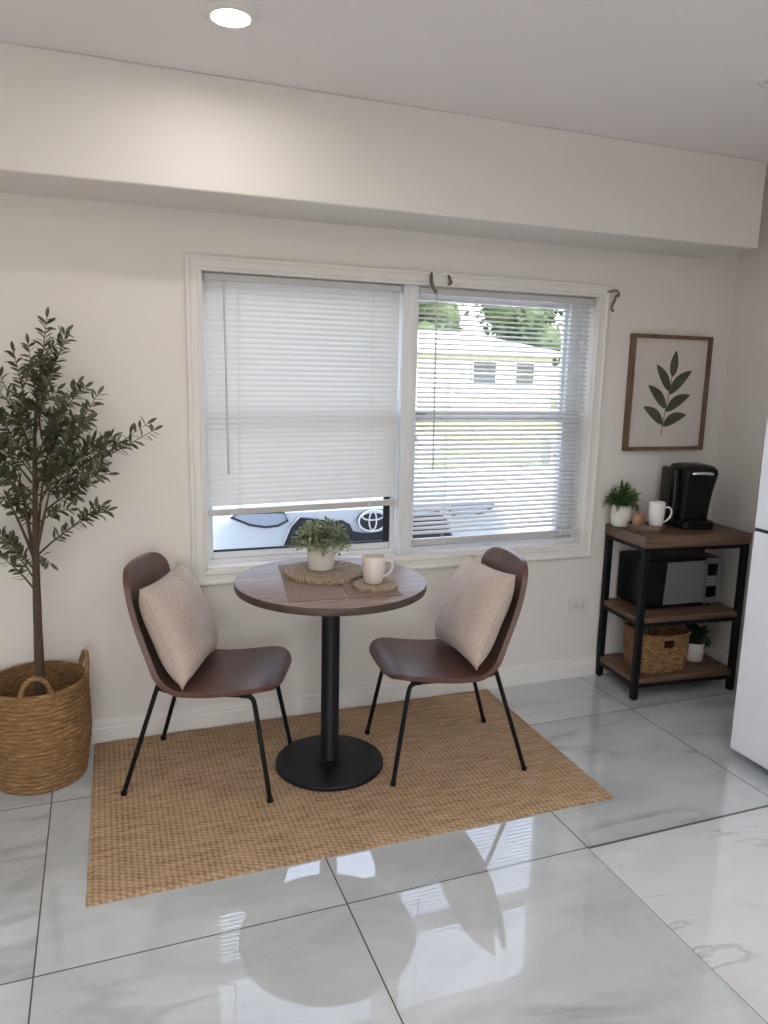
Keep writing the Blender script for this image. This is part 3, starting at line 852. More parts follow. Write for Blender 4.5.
def mug(label, loc, rz, r=.041, h=.096, mat=None, hs=1.0):
    t = thing('mug', label, 'mug', loc, rz)
    bm = NB(); lathe(bm, [(0, 0), (r * .70, 0), (r * .78, .003), (r * .88, h * .25), (r * .97, h * .6), (r, h * .97), (r - .0015, h), (r - .004, h * .985), (r * .86, h * .4), (r * .7, .008), (0, .007)], 56); obj('cup', bm, mat, t, smooth=45)
    bm = NB(); pts = [(r * .93, 0, h * .80), (r + .014 * hs, 0, h * .84), (r + .026 * hs, 0, h * .72), (r + .024 * hs, 0, h * .48), (r + .008 * hs, 0, h * .30), (r * .84, 0, h * .24)]
    tube(bm, smooth_path(pts, 2), .0042, 10); obj('handle', bm, mat, t, smooth=60)
    return t
mug('cream mug standing on the small woven coaster on the table', (.022, -.630, TZ + .0215), math.radians(-20), .042, .098, M['mugglaze'])

# ------------------------------------------------------------------ olive tree and basket
BX, BY = -1.126, -.190
t = thing('basket', 'large round coiled seagrass basket with handles holding the tree', 'basket', (BX, BY, 0))
bm = NB()
pr_o = []; nco = 22; BH = .374
def brad(f): return .153 + .022 * min(1, f * 2.2) ** .8 + .004 * math.sin(f * PI)
for i in range(nco):
    for q in range(4):
        f = (i + q / 4) / nco
        pr_o.append((brad(f) + .0042 * math.sin(PI * q / 4), f * BH))
pr_i = [(brad(1 - k / 10) - .012, BH * (1 - k / 10) + (.002 if k == 0 else 0)) for k in range(10)]
lathe(bm, [(0, 0)] + pr_o + [(brad(1) + .003, BH), (brad(1) - .004, BH + .005)] + pr_i + [(.14, .012), (0, .012)], 96)
for v in bm.verts:
    a = math.atan2(v.co.y, v.co.x); q = math.hypot(v.co.x, v.co.y)
    if q > .1:
        dr = .0022 * math.sin(a * 46 + v.co.z * 160) + .002 * noise.noise(Vector((a * 5, v.co.z * 30, 0)))
        v.co.x += dr * math.cos(a); v.co.y += dr * math.sin(a)
obj('woven_body', bm, M['seagrass'], t, smooth=60)
for a0 in (math.radians(-86), math.radians(14)):
    bm = NB(); cx, cy = math.cos(a0), math.sin(a0)
    tx, ty = -cy, cx; rr = brad(1) - .002
    pts = []
    for k in range(15):
        s = -1 + 2 * k / 14; h = (1 - abs(s) ** 2.6)
        off = rr * math.cos(s * .36) ; tt = rr * math.sin(s * .36)
        pts.append((cx * (off + .004 * h) + tx * tt, cy * (off + .004 * h) + ty * tt, BH - .035 + .105 * h))
    tube(bm, pts, .0085, 10)
    for v in bm.verts:
        v.co += Vector((noise.noise(v.co * 90), noise.noise(v.co * 90 + Vector((5, 0, 0))), noise.noise(v.co * 90 + Vector((0, 7, 0))))) * .003
    obj('handle', bm, M['seagrass'], t, smooth=60)

t = thing('olive_tree', 'tall slim leafed olive tree standing in the seagrass basket', 'tree', (BX, BY, .014))
def LP(x, z, dy=0): return Vector((x - BX, (dy), z - .014))
bm = NB(); lathe(bm, [(0, 0), (.105, 0), (.125, .22), (.13, .222), (.13, .24), (.122, .24), (.118, .21), (0, .21)], 40); obj('nursery_pot', bm, M['blackplastic'], t, smooth=40)
bm = NB(); lathe(bm, [(0, .222), (.06, .218), (.1185, .212)], 30); obj('soil', bm, M['soil'], t)
br = NB(); lf = NB(); rr_ = random.Random(11)
tr = [LP(-1.118, .22), LP(-1.112, .45, .004), LP(-1.108, .62, -.004), LP(-1.104, .77), LP(-1.098, .90, .004), LP(-1.092, 1.05, 0), LP(-1.084, 1.22, .005), LP(-1.072, 1.36, 0)]
tk = NB(); tube(tk, smooth_path(tr, 1), [.0195 - .0155 * (k / 13) ** .9 for k in range(14)][:len(smooth_path(tr, 1))] if len(smooth_path(tr, 1)) <= 14 else [.0195 * (1 - .78 * k / (len(smooth_path(tr, 1)) - 1)) for k in range(len(smooth_path(tr, 1)))], 12)
for v in tk.verts: v.co += Vector((noise.noise(v.co * 40), noise.noise(v.co * 40 + Vector((9, 0, 0))), 0)) * .0025
obj('trunk', tk, M['bark'], t, smooth=60)
def twig(p0, p1, sag, r0, nleaf, L_=.039, start=.25, bare=False):
    p0 = Vector(p0); p1 = Vector(p1); p1 = p0.lerp(p1, .93)
    mid = p0.lerp(p1, .5) + Vector((0, 0, sag))
    pts = [p0 * ((1 - s) ** 2) + mid * (2 * s * (1 - s)) + p1 * (s * s) for s in [k / 8 for k in range(9)]]
    tube(br, pts, [r0 * (1 - .75 * k / 8) for k in range(9)], 6)
    if bare: return pts
    sgn = 1
    nleaf = int(nleaf * 1.2)
    for k in range(nleaf):
        s = start + (1 - start) * (k + .5) / nleaf
        x = s * 8; i = min(int(x), 7); p_ = pts[i].lerp(pts[i + 1], x - i); tg = (pts[i + 1] - pts[i]).normalized()
        for sg in (1, -1):
            if rr_.random() < .13: continue
            ax = Vector((rr_.uniform(-.5, .5), rr_.uniform(-1, 1), rr_.uniform(-.5, .5)))
            sd = tg.cross(Vector((0, 1, 0)) + ax * .8)
            if sd.length < .1: continue
            sd.normalize(); sd *= sg
            d = tg * rr_.uniform(.35, .95) + sd * rr_.uniform(.7, 1.1) + Vector((0, 0, .10))
            leaf(lf, p_, d, Vector((rr_.uniform(-.4, .4), rr_.uniform(-.9, .3), .8)), L_ * rr_.uniform(.72, 1.15), L_ * .34 * rr_.uniform(.85, 1.2), bend=rr_.uniform(-.05, .45), fold=.3)
    leaf(lf, pts[-1], (pts[-1] - pts[-2]), Vector((0, -1, .3)), L_, L_ * .32)
    return pts
B_ = []
# boughs (bare lower parts) then leafy twigs
T = lambda x, z, dy=0: LP(x, z, dy)
twig(T(-1.104, .80), T(-1.145, 1.16, .03), .02, .0085, 0, bare=True); twig(T(-1.102, .84), T(-1.035, 1.10, -.04), .0, .0085, 0, bare=True)
twig(T(-1.104, .82), T(-1.19, 1.10, -.05), .02, .007, 0, bare=True); twig(T(-1.10, .86), T(-1.06, 1.15, .06), 0, .007, 0, bare=True)
leafy = [ # from, to, sag
 ((-1.072, 1.34, 0), (-1.018, 1.690, 0), .0, 14), ((-1.07, 1.33, 0), (-.960, 1.612, -.02), .02, 13), ((-1.06, 1.25, .02), (-1.088, 1.60, .03), 0, 12), ((-1.09, 1.30, -.02), (-1.130, 1.565, -.03), .0, 11),
 ((-1.10, 1.22, 0), (-1.185, 1.49, .02), .02, 12), ((-1.035, 1.12, -.04), (-.858, 1.432, -.07), .02, 14), ((-1.06, 1.20, 0), (-.925, 1.462, .04), .03, 12), ((-1.035, 1.10, -.04), (-.662, 1.300, -.06), -.01, 18),
 ((-1.02, 1.06, -.04), (-.835, 1.142, -.10), .03, 11), ((-1.103, .83, 0), (-.838, 1.012, -.05), .045, 13), ((-1.03, 1.13, .0), (-.86, 1.235, .06), .03, 11), ((-1.05, 1.15, -.06), (-.90, 1.34, -.12), .02, 12),
 ((-1.10, 1.10, .0), (-1.27, 1.33, -.02), .02, 13), ((-1.14, 1.14, .03), (-1.30, 1.22, .05), .03, 12), ((-1.19, 1.10, -.05), (-1.33, 1.12, -.08), .02, 11), ((-1.18, 1.06, -.05), (-1.28, .99, -.06), .03, 10),
 ((-1.105, .78, 0), (-1.235, .945, -.02), .03, 12), ((-1.105, .70, 0), (-1.225, .87, -.05), .03, 10), ((-1.105, .74, 0), (-1.185, .90, -.06), .02, 9), ((-1.10, .84, 0), (-1.05, .815, -.04), .01, 3),
 ((-1.08, 1.18, .02), (-.965, 1.30, .08), .02, 11), ((-1.08, 1.10, 0), (-.94, 1.19, -.08), .02, 11), ((-1.09, 1.05, 0), (-.93, 1.08, .06), .03, 10), ((-1.08, 1.26, 0), (-1.02, 1.46, -.07), .01, 11),
 ((-1.08, 1.24, 0), (-1.14, 1.42, .07), .01, 11), ((-1.09, 1.12, 0), (-1.19, 1.27, -.10), .02, 11), ((-1.09, 1.02, 0), (-1.20, 1.16, -.12), .02, 11), ((-1.08, 1.08, 0), (-1.08, 1.28, -.12), .0, 11),
 ((-1.08, 1.02, 0), (-1.00, 1.18, -.13), .0, 11), ((-1.07, 1.20, .0), (-.98, 1.40, -.11), .02, 11), ((-1.10, .98, 0), (-1.14, 1.10, -.12), .01, 9), ((-1.08, .96, 0), (-.97, 1.02, -.10), .02, 9),
 ((-1.06, 1.0, 0), (-.90, 1.10, -.02), .02, 11), ((-1.08, 1.3, 0), (-1.05, 1.53, .05), .0, 11), ((-1.1, 1.15, .0), (-1.22, 1.38, .06), .02, 11), ((-1.06, 1.06, .04), (-.95, 1.25, .10), .02, 10),
 ((-1.09, .93, 0), (-1.19, 1.01, .06), .02, 9), ((-1.03, 1.14, -.03), (-.79, 1.245, -.02), .015, 12), ((-1.02, 1.08, -.03), (-.88, 1.17, .03), .02, 10), ((-1.07, 1.08, 0), (-1.02, 1.24, .09), 0, 10),
 ((-1.06, 1.15, .02), (-.99, 1.33, -.03), .01, 11), ((-1.09, 1.2, 0), (-1.13, 1.36, -.05), 0, 11), ((-1.1, 1.06, 0), (-1.25, 1.2, 0), .02, 11), ((-1.1, 1.0, 0), (-1.24, 1.06, .02), .02, 10),
]
for a, b_, sg, n in leafy:
    pts = twig(T(*a), T(*b_), sg, .0038, n)
    # side sprig
    if n > 10:
        q = pts[4]; d = (pts[8] - pts[3]); sp = Vector((d.z * .35, rr_.uniform(-.05, .05), d.x * .3)) * rr_.choice((1, -1))
        twig(q, q + d * .55 + sp, .01, .0025, 6, .040)
raw('branches', br, M['bark'], t, smooth=1)
raw('leaves', lf, M['olive'], t, smooth=1)

# ------------------------------------------------------------------ coffee shelf
SW, SD = .575, .335
SHX, SHY, SHA = 1.748, -.205, -.088
sh = thing('utility_shelf', 'three tier wooden shelf with black metal frame in the corner', 'shelf', (SHX, SHY, 0), SHA)
ZT, ZM, ZB = .796, .407, .108
bm = NB(); box(bm, -SW / 2 - .004, SW / 2 + .004, -SD / 2 - .004, SD / 2, ZT - .052, ZT, .003, 2); obj('top_board', bm, M['shelfwood'], sh)
for nm, z in (('middle_board', ZM), ('bottom_board', ZB)):
    bm = NB(); box(bm, -SW / 2 + .004, SW / 2 - .004, -SD / 2 + .003, SD / 2 - .003, z - .026, z, .002, 1); obj(nm, bm, M['shelfwood'], sh)
LW = .030
for sx in (-1, 1):
    for sy in (-1, 1):
        bm = NB(); x = sx * (SW / 2 - LW / 2); y = sy * (SD / 2 - LW / 2)
        box(bm, x - LW / 2, x + LW / 2, y - LW / 2, y + LW / 2, .004, ZT - .052, .002, 1); lg = obj('leg', bm, M['blackmetal'], sh)
        bm = NB(); lathe(bm, [(0, 0), (.011, 0), (.011, .006), (0, .006)], 14, (x, y, 0)); obj('foot', bm, M['blackmetal'], lg)
for z in (ZT - .053, ZM - .027, ZB - .027):
    for sy in (-1, 1):
        bm = NB(); y = sy * (SD / 2 - .010); box(bm, -SW / 2 + LW, SW / 2 - LW, y - .008, y + .008, z - .018, z, .001, 1); obj('rail', bm, M['blackmetal'], sh)
    for sx in (-1, 1):
        bm = NB(); x = sx * (SW / 2 - .010); box(bm, x - .008, x + .008, -SD / 2 + LW, SD / 2 - LW, z - .018, z, .001, 1); obj('rail', bm, M['blackmetal'], sh)

# on top: plant, tray, candles, mug, coffee maker
t = thing('potted_plant', 'small green leafy plant in rounded white pot on the shelf top', 'plant', (1.508, -.086, ZT + .0003))
bm = NB(); lathe(bm, [(0, 0), (.040, 0), (.047, .006), (.053, .04), (.052, .075), (.045, .104), (.0435, .106), (.041, .103), (.042, .085), (0, .085)], 48); obj('pot', bm, M['ceramic'], t, smooth=45)
bm = NB(); lathe(bm, [(0, .092), (.02, .091), (.0415, .087)], 20); obj('soil', bm, M['soil'], t)
bushy(t, .103, .082, .105, 60, 6, .034, .012, M['green'], 21, .3)

t = thing('serving_tray', 'small dark wooden tray on the shelf top under a white mug', 'tray', (1.554, -.212, ZT + .0003), math.radians(-30))
bm = NB()
loft(bm, [[(x, y, 0) for x, y in rrect(.160, .100, .043, 8)], [(x, y, .032) for x, y in rrect(.170, .110, .046, 8)], [(x, y, .034) for x, y in rrect(.168, .108, .046, 8)], [(x, y, .033) for x, y in rrect(.158, .098, .042, 8)], [(x, y, .015) for x, y in rrect(.152, .092, .040, 8)]])
obj('dish', bm, M['traywood'], t, smooth=40)
def votive(label, x, y, r, h):
    t = thing('candle_holder', label, 'candle', (x, y, ZT + .0158), 0, 'tea light cups on the tray')
    bm = NB(); lathe(bm, [(0, 0), (r * .9, 0), (r, .004), (r, h), (r - .003, h), (r - .004, h - .012), (0, h - .012)], 36); obj('cup', bm, M['candle'], t, smooth=40)
    bm = NB(); lathe(bm, [(0, h - .009), (r - .005, h - .010), (r - .005, h - .0118)], 24); wx = obj('wax', bm, M['wax'], t)
    bm = NB(); tube(bm, [(0, 0, h - .011), (.0006, 0, h - .002)], .0009, 5); obj('wick', bm, M['gasket'], wx)
votive('front copper tea light cup on the small wooden tray', 1.508, -.204, .0225, .060)
votive('copper tea light cup behind the front one on the tray', 1.546, -.180, .0200, .064)
mug('tall white mug on the small wooden tray beside the coffee maker', (1.590, -.234, ZT + .0158), math.radians(-38), .038, .125, M['whitemug'], 1.1)

t = thing('coffee_maker', 'black single serve coffee maker with silver lid handle on shelf', 'coffee maker', (1.846, -.165, ZT + .0003), math.radians(-14))
# local: front is -y
def sec(w, y0, y1, z, r=.03, n=6): return [(x, (y0 + y1) / 2 + y, z) for x, y in rrect(w, y1 - y0, min(r, w / 2 - .001, (y1 - y0) / 2 - .001), n)]
bm = NB(); loft(bm, [sec(.165, -.105, .10, 0), sec(.170, -.110, .102, .004), sec(.170, -.110, .102, .034), sec(.162, -.104, .098, .040)]); obj('base', bm, M['blackplastic'], t, smooth=40)
bm = NB(); loft(bm, [sec(.125, -.100, -.04, .0405, .02), sec(.125, -.100, -.04, .045, .02)])
for k in range(4): box(bm, -.05, .05, -.092 + k * .013, -.086 + k * .013, .045, .0475)
obj('drip_tray', bm, M['glossblack'], t)
bm = NB(); loft(bm, [sec(.158, -.058, .098, .038), sec(.160, -.064, .098, .10), sec(.166, -.078, .098, .18), sec(.174, -.096, .096, .245), sec(.176, -.104, .094, .268), sec(.170, -.100, .09, .289), sec(.152, -.082, .08, .303), sec(.115, -.06, .06, .309)])
obj('body', bm, M['blackplastic'], t, smooth=50)
bm = NB(); loft(bm, [sec(.050, -.05, .085, .030, .022), sec(.052, -.055, .085, .22, .022), sec(.052, -.055, .085, .283, .022), sec(.046, -.048, .078, .290, .02)])
for v in bm.verts: v.co.x -= .098
obj('water_tank', bm, M['glossblack'], t, smooth=50)
bm = NB(); pts = []
for k in range(17):
    q = -1 + 2 * k / 16
    pts.append((.080 * q, -.107 + .03 * abs(q) ** 2.5, .266 + .008 * (1 - q * q)))
tube(bm, pts, [.004 + .0045 * (1 - abs(-1 + 2 * k / 16) ** 3) for k in range(17)], 10); obj('lid_handle', bm, M['chrome'], t, smooth=60)
bm = NB(); loft(bm, [sec(.09, -.06, .0, .306, .03), sec(.08, -.053, -.008, .3115, .03)])
obj('button_panel', bm, M['glossblack'], t, smooth=50)

# microwave
t = thing('microwave', 'black and silver microwave oven on the middle shelf', 'microwave', (1.772, -.148, ZM + .0003), -.06)
MW, MD, MH = .436, .222, .245
bm = NB(); box(bm, -MW / 2, MW / 2, -MD / 2 + .012, MD / 2, .010, MH, .006, 2); obj('body', bm, M['blackplastic'], t)
for sx in (-1, 1):
    for sy in (-1, 1):
        bm = NB(); lathe(bm, [(0, 0), (.012, 0), (.012, .011), (0, .011)], 14, (sx * .18, sy * .085, 0)); obj('foot', bm, M['blackplastic'], t)
bm = NB(); box(bm, -MW / 2, MW / 2 - .092, -MD / 2, -MD / 2 + .0115, .012, MH - .003, .004, 2); dr = obj('door', bm, M['glossblack'], t)
bm = NB()
# silver panel with slanted left edge, standing on the door face
vsf = [(-.098, .024), (MW / 2 - .096, .024), (MW / 2 - .096, MH - .014), (-.112 + .03, MH - .014)]
vsf = [(-.108, .022), (MW / 2 - .096, .022), (MW / 2 - .096, MH - .012), (-.098, MH - .012)]
f = bm.faces.new([bm.verts.new((x, -MD / 2 - .0005, z)) for x, z in vsf]); ex = bmesh.ops.extrude_face_region(bm, geom=[f])
for v in [g for g in ex['geom'] if isinstance(g, bmesh.types.BMVert)]: v.co.y -= .0035
obj('silver_window_panel', bm, M['steel'], dr)
bm = NB(); box(bm, MW / 2 - .0905, MW / 2, -MD / 2 - .003, -MD / 2 + .0115, .012, MH - .003, .003, 2); cpn = obj('control_panel', bm, M['steel'], t)
for z0, z1, nm in ((.155, .215, 'display'), (.045, .100, 'button_pad')):
    bm = NB(); box(bm, MW / 2 - .082, MW / 2 - .022, -MD / 2 - .0045, -MD / 2 - .0032, z0, z1, .001, 1); obj(nm, bm, M['glossblack'], cpn)
bm = NB()
for k in range(3): box(bm, MW / 2 - .074, MW / 2 - .030, -MD / 2 - .0045, -MD / 2 - .0032, .108 + k * .015, .117 + k * .015, .0008, 1)
obj('button', bm, M['silver'], cpn)
bm = NB()
for k in range(3):
    lathe(bm, [(0, .0015), (.005, .001), (.005, 0)], 12, (0, 0, 0)) if False else None
bm.free()

# shelf basket (with handle hole)
t = thing('storage_basket', 'rectangular woven basket with handle hole on the bottom shelf', 'basket', (1.665, -.222, ZB + .0003), -.09)
BW, BD, BHH = .262, .205, .182
bm = NB()
per = rrect(1, 1, .14, 5)
base = []
# dense perimeter path
def dense(w, d, r, step=.0065):
    pts = rrect(w, d, r, 8); out = []
    n = len(pts)
    for i in range(n):
        a = Vector(pts[i]); b2 = Vector(pts[(i + 1) % n]); l = (b2 - a).length; k = max(1, int(round(l / step)))
        for q in range(k): out.append(a.lerp(b2, q / k))
    return out
P0 = dense(BW, BD, .035)
NZ = 28
vsb = []
for k in range(NZ + 1):
    z = BHH * k / NZ; s = .93 + .07 * (k / NZ) + .02 * math.sin(PI * k / NZ)
    sagz = 0
    row = []
    for i, q in enumerate(P0):
        zz = z + (.012 * (abs(q.x) / (BW / 2)) ** 3 * (k / NZ) ** 2)
        nn = q.normalized()
        bump_ = .0026 * math.sin(i * 1.05 + (PI if k % 2 else 0))
        row.append(bm.verts.new((q.x * s + nn.x * bump_, q.y * s + nn.y * bump_, zz)))
    vsb.append(row)
n = len(P0)
for k in range(NZ):
    for i in range(n):
        j = (i + 1) % n
        c = P0[i]
        hole = (c.y < -BD * .45 and abs(c.x) < .028 and 19 <= k <= 24) or (c.y > BD * .45 and abs(c.x) < .028 and 19 <= k <= 24)
        if hole: continue
        bm.faces.new((vsb[k][i], vsb[k][j], vsb[k + 1][j], vsb[k + 1][i]))
bm.faces.new(vsb[0][::-1])
o = obj('woven_body', bm, M['rattan'], t, smooth=70)
m_ = o.modifiers.new('solid', 'SOLIDIFY'); m_.thickness = .008; m_.offset = -1
bm = NB(); tube(bm, [(q.x, q.y, BHH + .012 * (abs(q.x) / (BW / 2)) ** 3) for q in P0[::2]], .0065, 8, closed=True); obj('rim', bm, M['rattan'], t, smooth=60)

t = thing('potted_plant', 'dark green plant in plain white pot on the bottom shelf', 'plant', (1.915, -.215, ZB + .0003))
bm = NB(); lathe(bm, [(0, 0), (.042, 0), (.046, .004), (.0505, .05), (.0515, .094), (.050, .096), (.047, .094), (.046, .08), (0, .08)], 48); obj('pot', bm, M['ceramic'], t, smooth=45)
bm = NB(); lathe(bm, [(0, .085), (.02, .085), (.0455, .081)], 20); obj('soil', bm, M['soil'], t)
bushy(t, .096, .078, .105, 60, 6, .032, .014, M['dkgreen'], 33, .3)

# ------------------------------------------------------------------ fridge
t = thing('refrigerator', 'tall white refrigerator cut off at the right edge', 'fridge', (1.48, -.906, 0))
# local: door plane x=0 facing -x, y from 0 to -.7
bm = NB(); box(bm, .062, .64, -.70, -.002, .035, 1.70, .008, 2); obj('cabinet', bm, M['fridge'], t)
for z0, z1, nm in ((.036, .939, 'lower_door'), (.951, 1.70, 'upper_door')):
    bm = NB(); box(bm, 0, .058, -.70, 0, z0, z1, .007, 3); d = obj(nm, bm, M['fridge'], t)
    bm = NB()
    if nm == 'lower_door': box(bm, -.002, .02, -.40, -.125, .864, .932, .004, 1)
    else: box(bm, -.002, .02, -.40, -.125, .958, 1.024, .004, 1)
    obj('handle_recess', bm, M['silver'], d)
bm = NB(); box(bm, .004, .06, -.695, -.004, .9395, .9505); obj('door_gasket', bm, M['gasket'], t)
bm = NB(); box(bm, .008, .03, -.06, -.02, .938, .952, .002, 1); obj('hinge', bm, M['chrome'], t)
bm = NB(); box(bm, .09, .62, -.68, -.02, .028, .0352); obj('kick_plate', bm, M['gasket'], t)
for x, y in ((.10, -.06), (.10, -.64), (.58, -.06), (.58, -.64)):
    bm = NB(); lathe(bm, [(0, 0), (.014, 0), (.016, .004), (.010, .009), (.007, .03), (0, .03)], 16, (x, y, 0)); obj('foot', bm, M['gasket'], t)
for y in (-.16,):
    bm = NB(); lathe(bm, [(0, -.012), (.017, -.012), (.017, .012), (0, .012)], 20); obj('caster', bm, M['gasket'], t, (.12, y, .0175), (0, PI / 2, 0))

# ------------------------------------------------------------------ outdoors
GZ = -.12
M['concrete'] = plain('pale_concrete', (.50, .49, .47), .9, var=.12, vscale=1.5)
M['grass'] = plain('lawn_grass', (.25, .29, .13), .95, var=.4, vscale=2.5, bump=.5, bscale=40)
M['stucco'] = plain('cream_stucco', (.60, .57, .51), .9)
M['roofing'] = plain('pale_grey_roof', (.46, .45, .45), .9, var=.1, vscale=3)
M['shade'] = plain('window_dark', (.05, .06, .07), .15)
M['farleaf'] = leafmat('far_leaf_dark', (.035, .065, .02), (.10, .16, .05), .7)
M['farleaf2'] = leafmat('far_leaf_light', (.12, .20, .035), (.30, .40, .08), .7)
M['asphalt'] = plain('asphalt', (.20, .20, .20), .95, var=.2, vscale=2)
bm = NB(); box(bm, -14, 26, WT, 8.6, GZ - .1, GZ); struct(obj('floor_driveway', bm, M['concrete']), 'pale concrete driveway outside the window')
bm = NB()
vs = [bm.verts.new(p_) for p_ in ((-30, 8.6, GZ), (60, 8.6, GZ), (60, 27, .05), (60, 60, .1), (-30, 60, .1), (-30, 27, .05))]
bm.faces.new((vs[0], vs[1], vs[2], vs[5])); bm.faces.new((vs[5], vs[2], vs[3], vs[4]))
ex = bmesh.ops.extrude_face_region(bm, geom=bm.faces[:])
for v in [g for g in ex['geom'] if isinstance(g, bmesh.types.BMVert)]: v.co.z -= .2
struct(obj('floor_lawn', bm, M['grass']), 'sunlit green lawn in front of the neighbour house')
bm = NB(); box(bm, 0, 40, 8.5, 8.62, GZ - .05, GZ + .06, .02, 1); struct(obj('trim_5', bm, M['concrete']), 'concrete kerb edging the lawn')

def car(label, X, Y, ang, gz, emblem):
    t = thing('car', label, 'car', (X, Y, gz), ang)
    # local: nose at y=0 facing -y, x centre 0, z from ground
    z = lambda a: a
    def cs(y, w, z0, z1, e=4.5, n=40):
        out = []
        for k in range(n):
            a = 2 * PI * k / n; c, s = math.cos(a), math.sin(a)
            out.append((w * math.copysign(abs(c) ** (2 / e), c), y, (z0 + z1) / 2 + (z1 - z0) / 2 * math.copysign(abs(s) ** (2 / e), s)))
        return out
    bm = NB()
    loft(bm, [cs(0, .80, .20, .925, 7), cs(.03, .84, .19, .945, 7), cs(.12, .88, .18, .965, 6), cs(.5, .91, .20, 1.01, 5), cs(1.2, .92, .22, 1.08, 5), cs(1.6, .92, .22, 1.10, 5), cs(3.6, .92, .22, 1.10, 5), cs(4.2, .90, .24, 1.12, 5), cs(4.45, .86, .30, 1.08, 5), cs(4.5, .80, .35, 1.0, 5)])
    obj('body', bm, M['carpaint'], t, smooth=40)
    def trap(y, w, zz): return [(-w, y, zz), (w, y, zz)]
    bm = NB()
    A = [(-.80, 1.25, 1.06), (.80, 1.25, 1.06), (.80, 4.35, 1.06), (-.80, 4.35, 1.06)]; Bq = [(-.60, 2.05, 1.58), (.60, 2.05, 1.58), (.60, 3.75, 1.58), (-.60, 3.75, 1.58)]
    loft(bm, [A, Bq]); obj('windows', bm, M['carglass'], t)
    bm = NB(); loft(bm, [[(x, 2.88 + y, 1.575) for x, y in rrect(1.24, 1.76, .15, 5)], [(x, 2.88 + y, 1.61) for x, y in rrect(1.2, 1.7, .15, 5)], [(x, 2.88 + y, 1.63) for x, y in rrect(1.0, 1.4, .15, 5)]]); obj('roof', bm, M['carpaint'], t, smooth=40)
    for sx in (-1, 1):
        bm = NB(); tube(bm, [(sx * .80, 1.25, 1.07), (sx * .61, 2.06, 1.59)], .035, 8); obj('pillar', bm, M['carpaint'], t, smooth=50)
        bm = NB(); tube(bm, [(sx * .80, 4.35, 1.07), (sx * .61, 3.76, 1.59)], .05, 8); obj('pillar', bm, M['carpaint'], t, smooth=50)
        bm = NB(); tube(bm, [(sx * .815, 2.75, 1.05), (sx * .615, 2.80, 1.59)], .035, 8); obj('pillar', bm, M['carpaint'], t, smooth=50)
        bm = NB(); loft(bm, [[(sx * (.93 + x * .9), 1.62 + y, 1.10 + zz) for y, zz in rrect(.12, .13, .04, 4)] for x in (0, .2)]); obj('side_mirror', bm, M['carpaint'], t, smooth=40)
        for y in (.85, 3.55):
            bm = NB(); lathe(bm, [(0, -.1), (.20, -.1), (.30, -.1), (.325, -.07), (.325, .07), (.30, .1), (.20, .1), (0, .1)], 36); wh = obj('wheel', bm, M['tyre'], t, (sx * .85, y, .325), (0, PI / 2, 0), smooth=40)
            bm = NB(); lathe(bm, [(0, -.112), (.06, -.115), (.19, -.105), (.20, -.09), (.20, .09), (.19, .105), (.06, .115), (0, .112)], 24); obj('rim', bm, M['silver'], wh, smooth=40)
        # headlight
        bm = NB(); h = [(.45, .885), (.50, .862), (.56, .857), (.64, .872), (.735, .915), (.70, .935), (.47, .93)]
        f = bm.faces.new([bm.verts.new((sx * x, -.012, zz)) for x, zz in h]); ex = bmesh.ops.extrude_face_region(bm, geom=[f])
        for v in [g for g in ex['geom'] if isinstance(g, bmesh.types.BMVert)]: v.co.y += .05
        hl = obj('headlight', bm, M['headlight'], t)
        bm = NB(); tube(bm, [(sx * x, -.012, zz) for x, zz in h], .006, 6, closed=True); obj('headlight_trim', bm, M['grille'], hl)
    # grille: dark mouth, its upper edge dipping under the emblem
    g = [(.10, .812), (.12, .85), (.16, .873), (.23, .872), (.34, .892), (.385, .897), (.43, .85), (.475, .745), (.45, .60), (.40, .50)]
    poly = [(-x, zz) for x, zz in g[::-1]] + [(-.05, .80), (0, .797), (.05, .80)] + g
    poly = [(-x, zz) for x, zz in poly]
    bm = NB(); f = bm.faces.new([bm.verts.new((x, -.008, zz)) for x, zz in poly]); ex = bmesh.ops.extrude_face_region(bm, geom=[f])
    for v in [q for q in ex['geom'] if isinstance(q, bmesh.types.BMVert)]: v.co.y += .03
    gr = obj('grille', bm, M['grille'], t)
    bm = NB(); 
    for k in range(7): box(bm, -.38, .38, -.014, -.007, .53 + k * .036, .540 + k * .036)
    obj('grille_bars', bm, M['blackplastic'], gr)
    for sg in (-1, 1):
        bm = NB(); tube(bm, [(sg * x, -.014, zz) for x, zz in ((.40, .5), (.455, .6), (.482, .745), (.437, .855), (.39, .903))], .006, 6); obj('grille_trim', bm, M['chrome'], gr, smooth=60)
    if emblem:
        def ell(a, b_, cz, r, n=48): return [(a * math.cos(2 * PI * k / n), -.030, .866 + cz + b_ * math.sin(2 * PI * k / n)) for k in range(n)]
        bm = NB(); f = bm.faces.new([bm.verts.new(p_) for p_ in ell(.080, .057, 0, 0)]); ex = bmesh.ops.extrude_face_region(bm, geom=[f])
        for v in [q for q in ex['geom'] if isinstance(q, bmesh.types.BMVert)]: v.co.y += .028
        eb = obj('emblem_plate', bm, M['grille'], t)
        bm = NB(); tube(bm, ell(.078, .055, 0, 0), .0055, 8, True); tube(bm, ell(.059, .021, .026, 0), .0045, 8, True); tube(bm, ell(.0205, .049, .001, 0), .0045, 8, True)
        obj('emblem', bm, M['emblem'], eb, smooth=60)
    return t
car('white car parked nose towards the window with oval ring emblem', .45, .60, math.radians(0), GZ, True)
t = thing('utility_box', 'small grey utility box standing at the edge of the lawn', 'utility box', (7.08, 8.95, GZ))
bm = NB(); box(bm, -.21, .21, -.16, .16, 0, .55, .02, 2); obj('cabinet', bm, M['silver'], t)
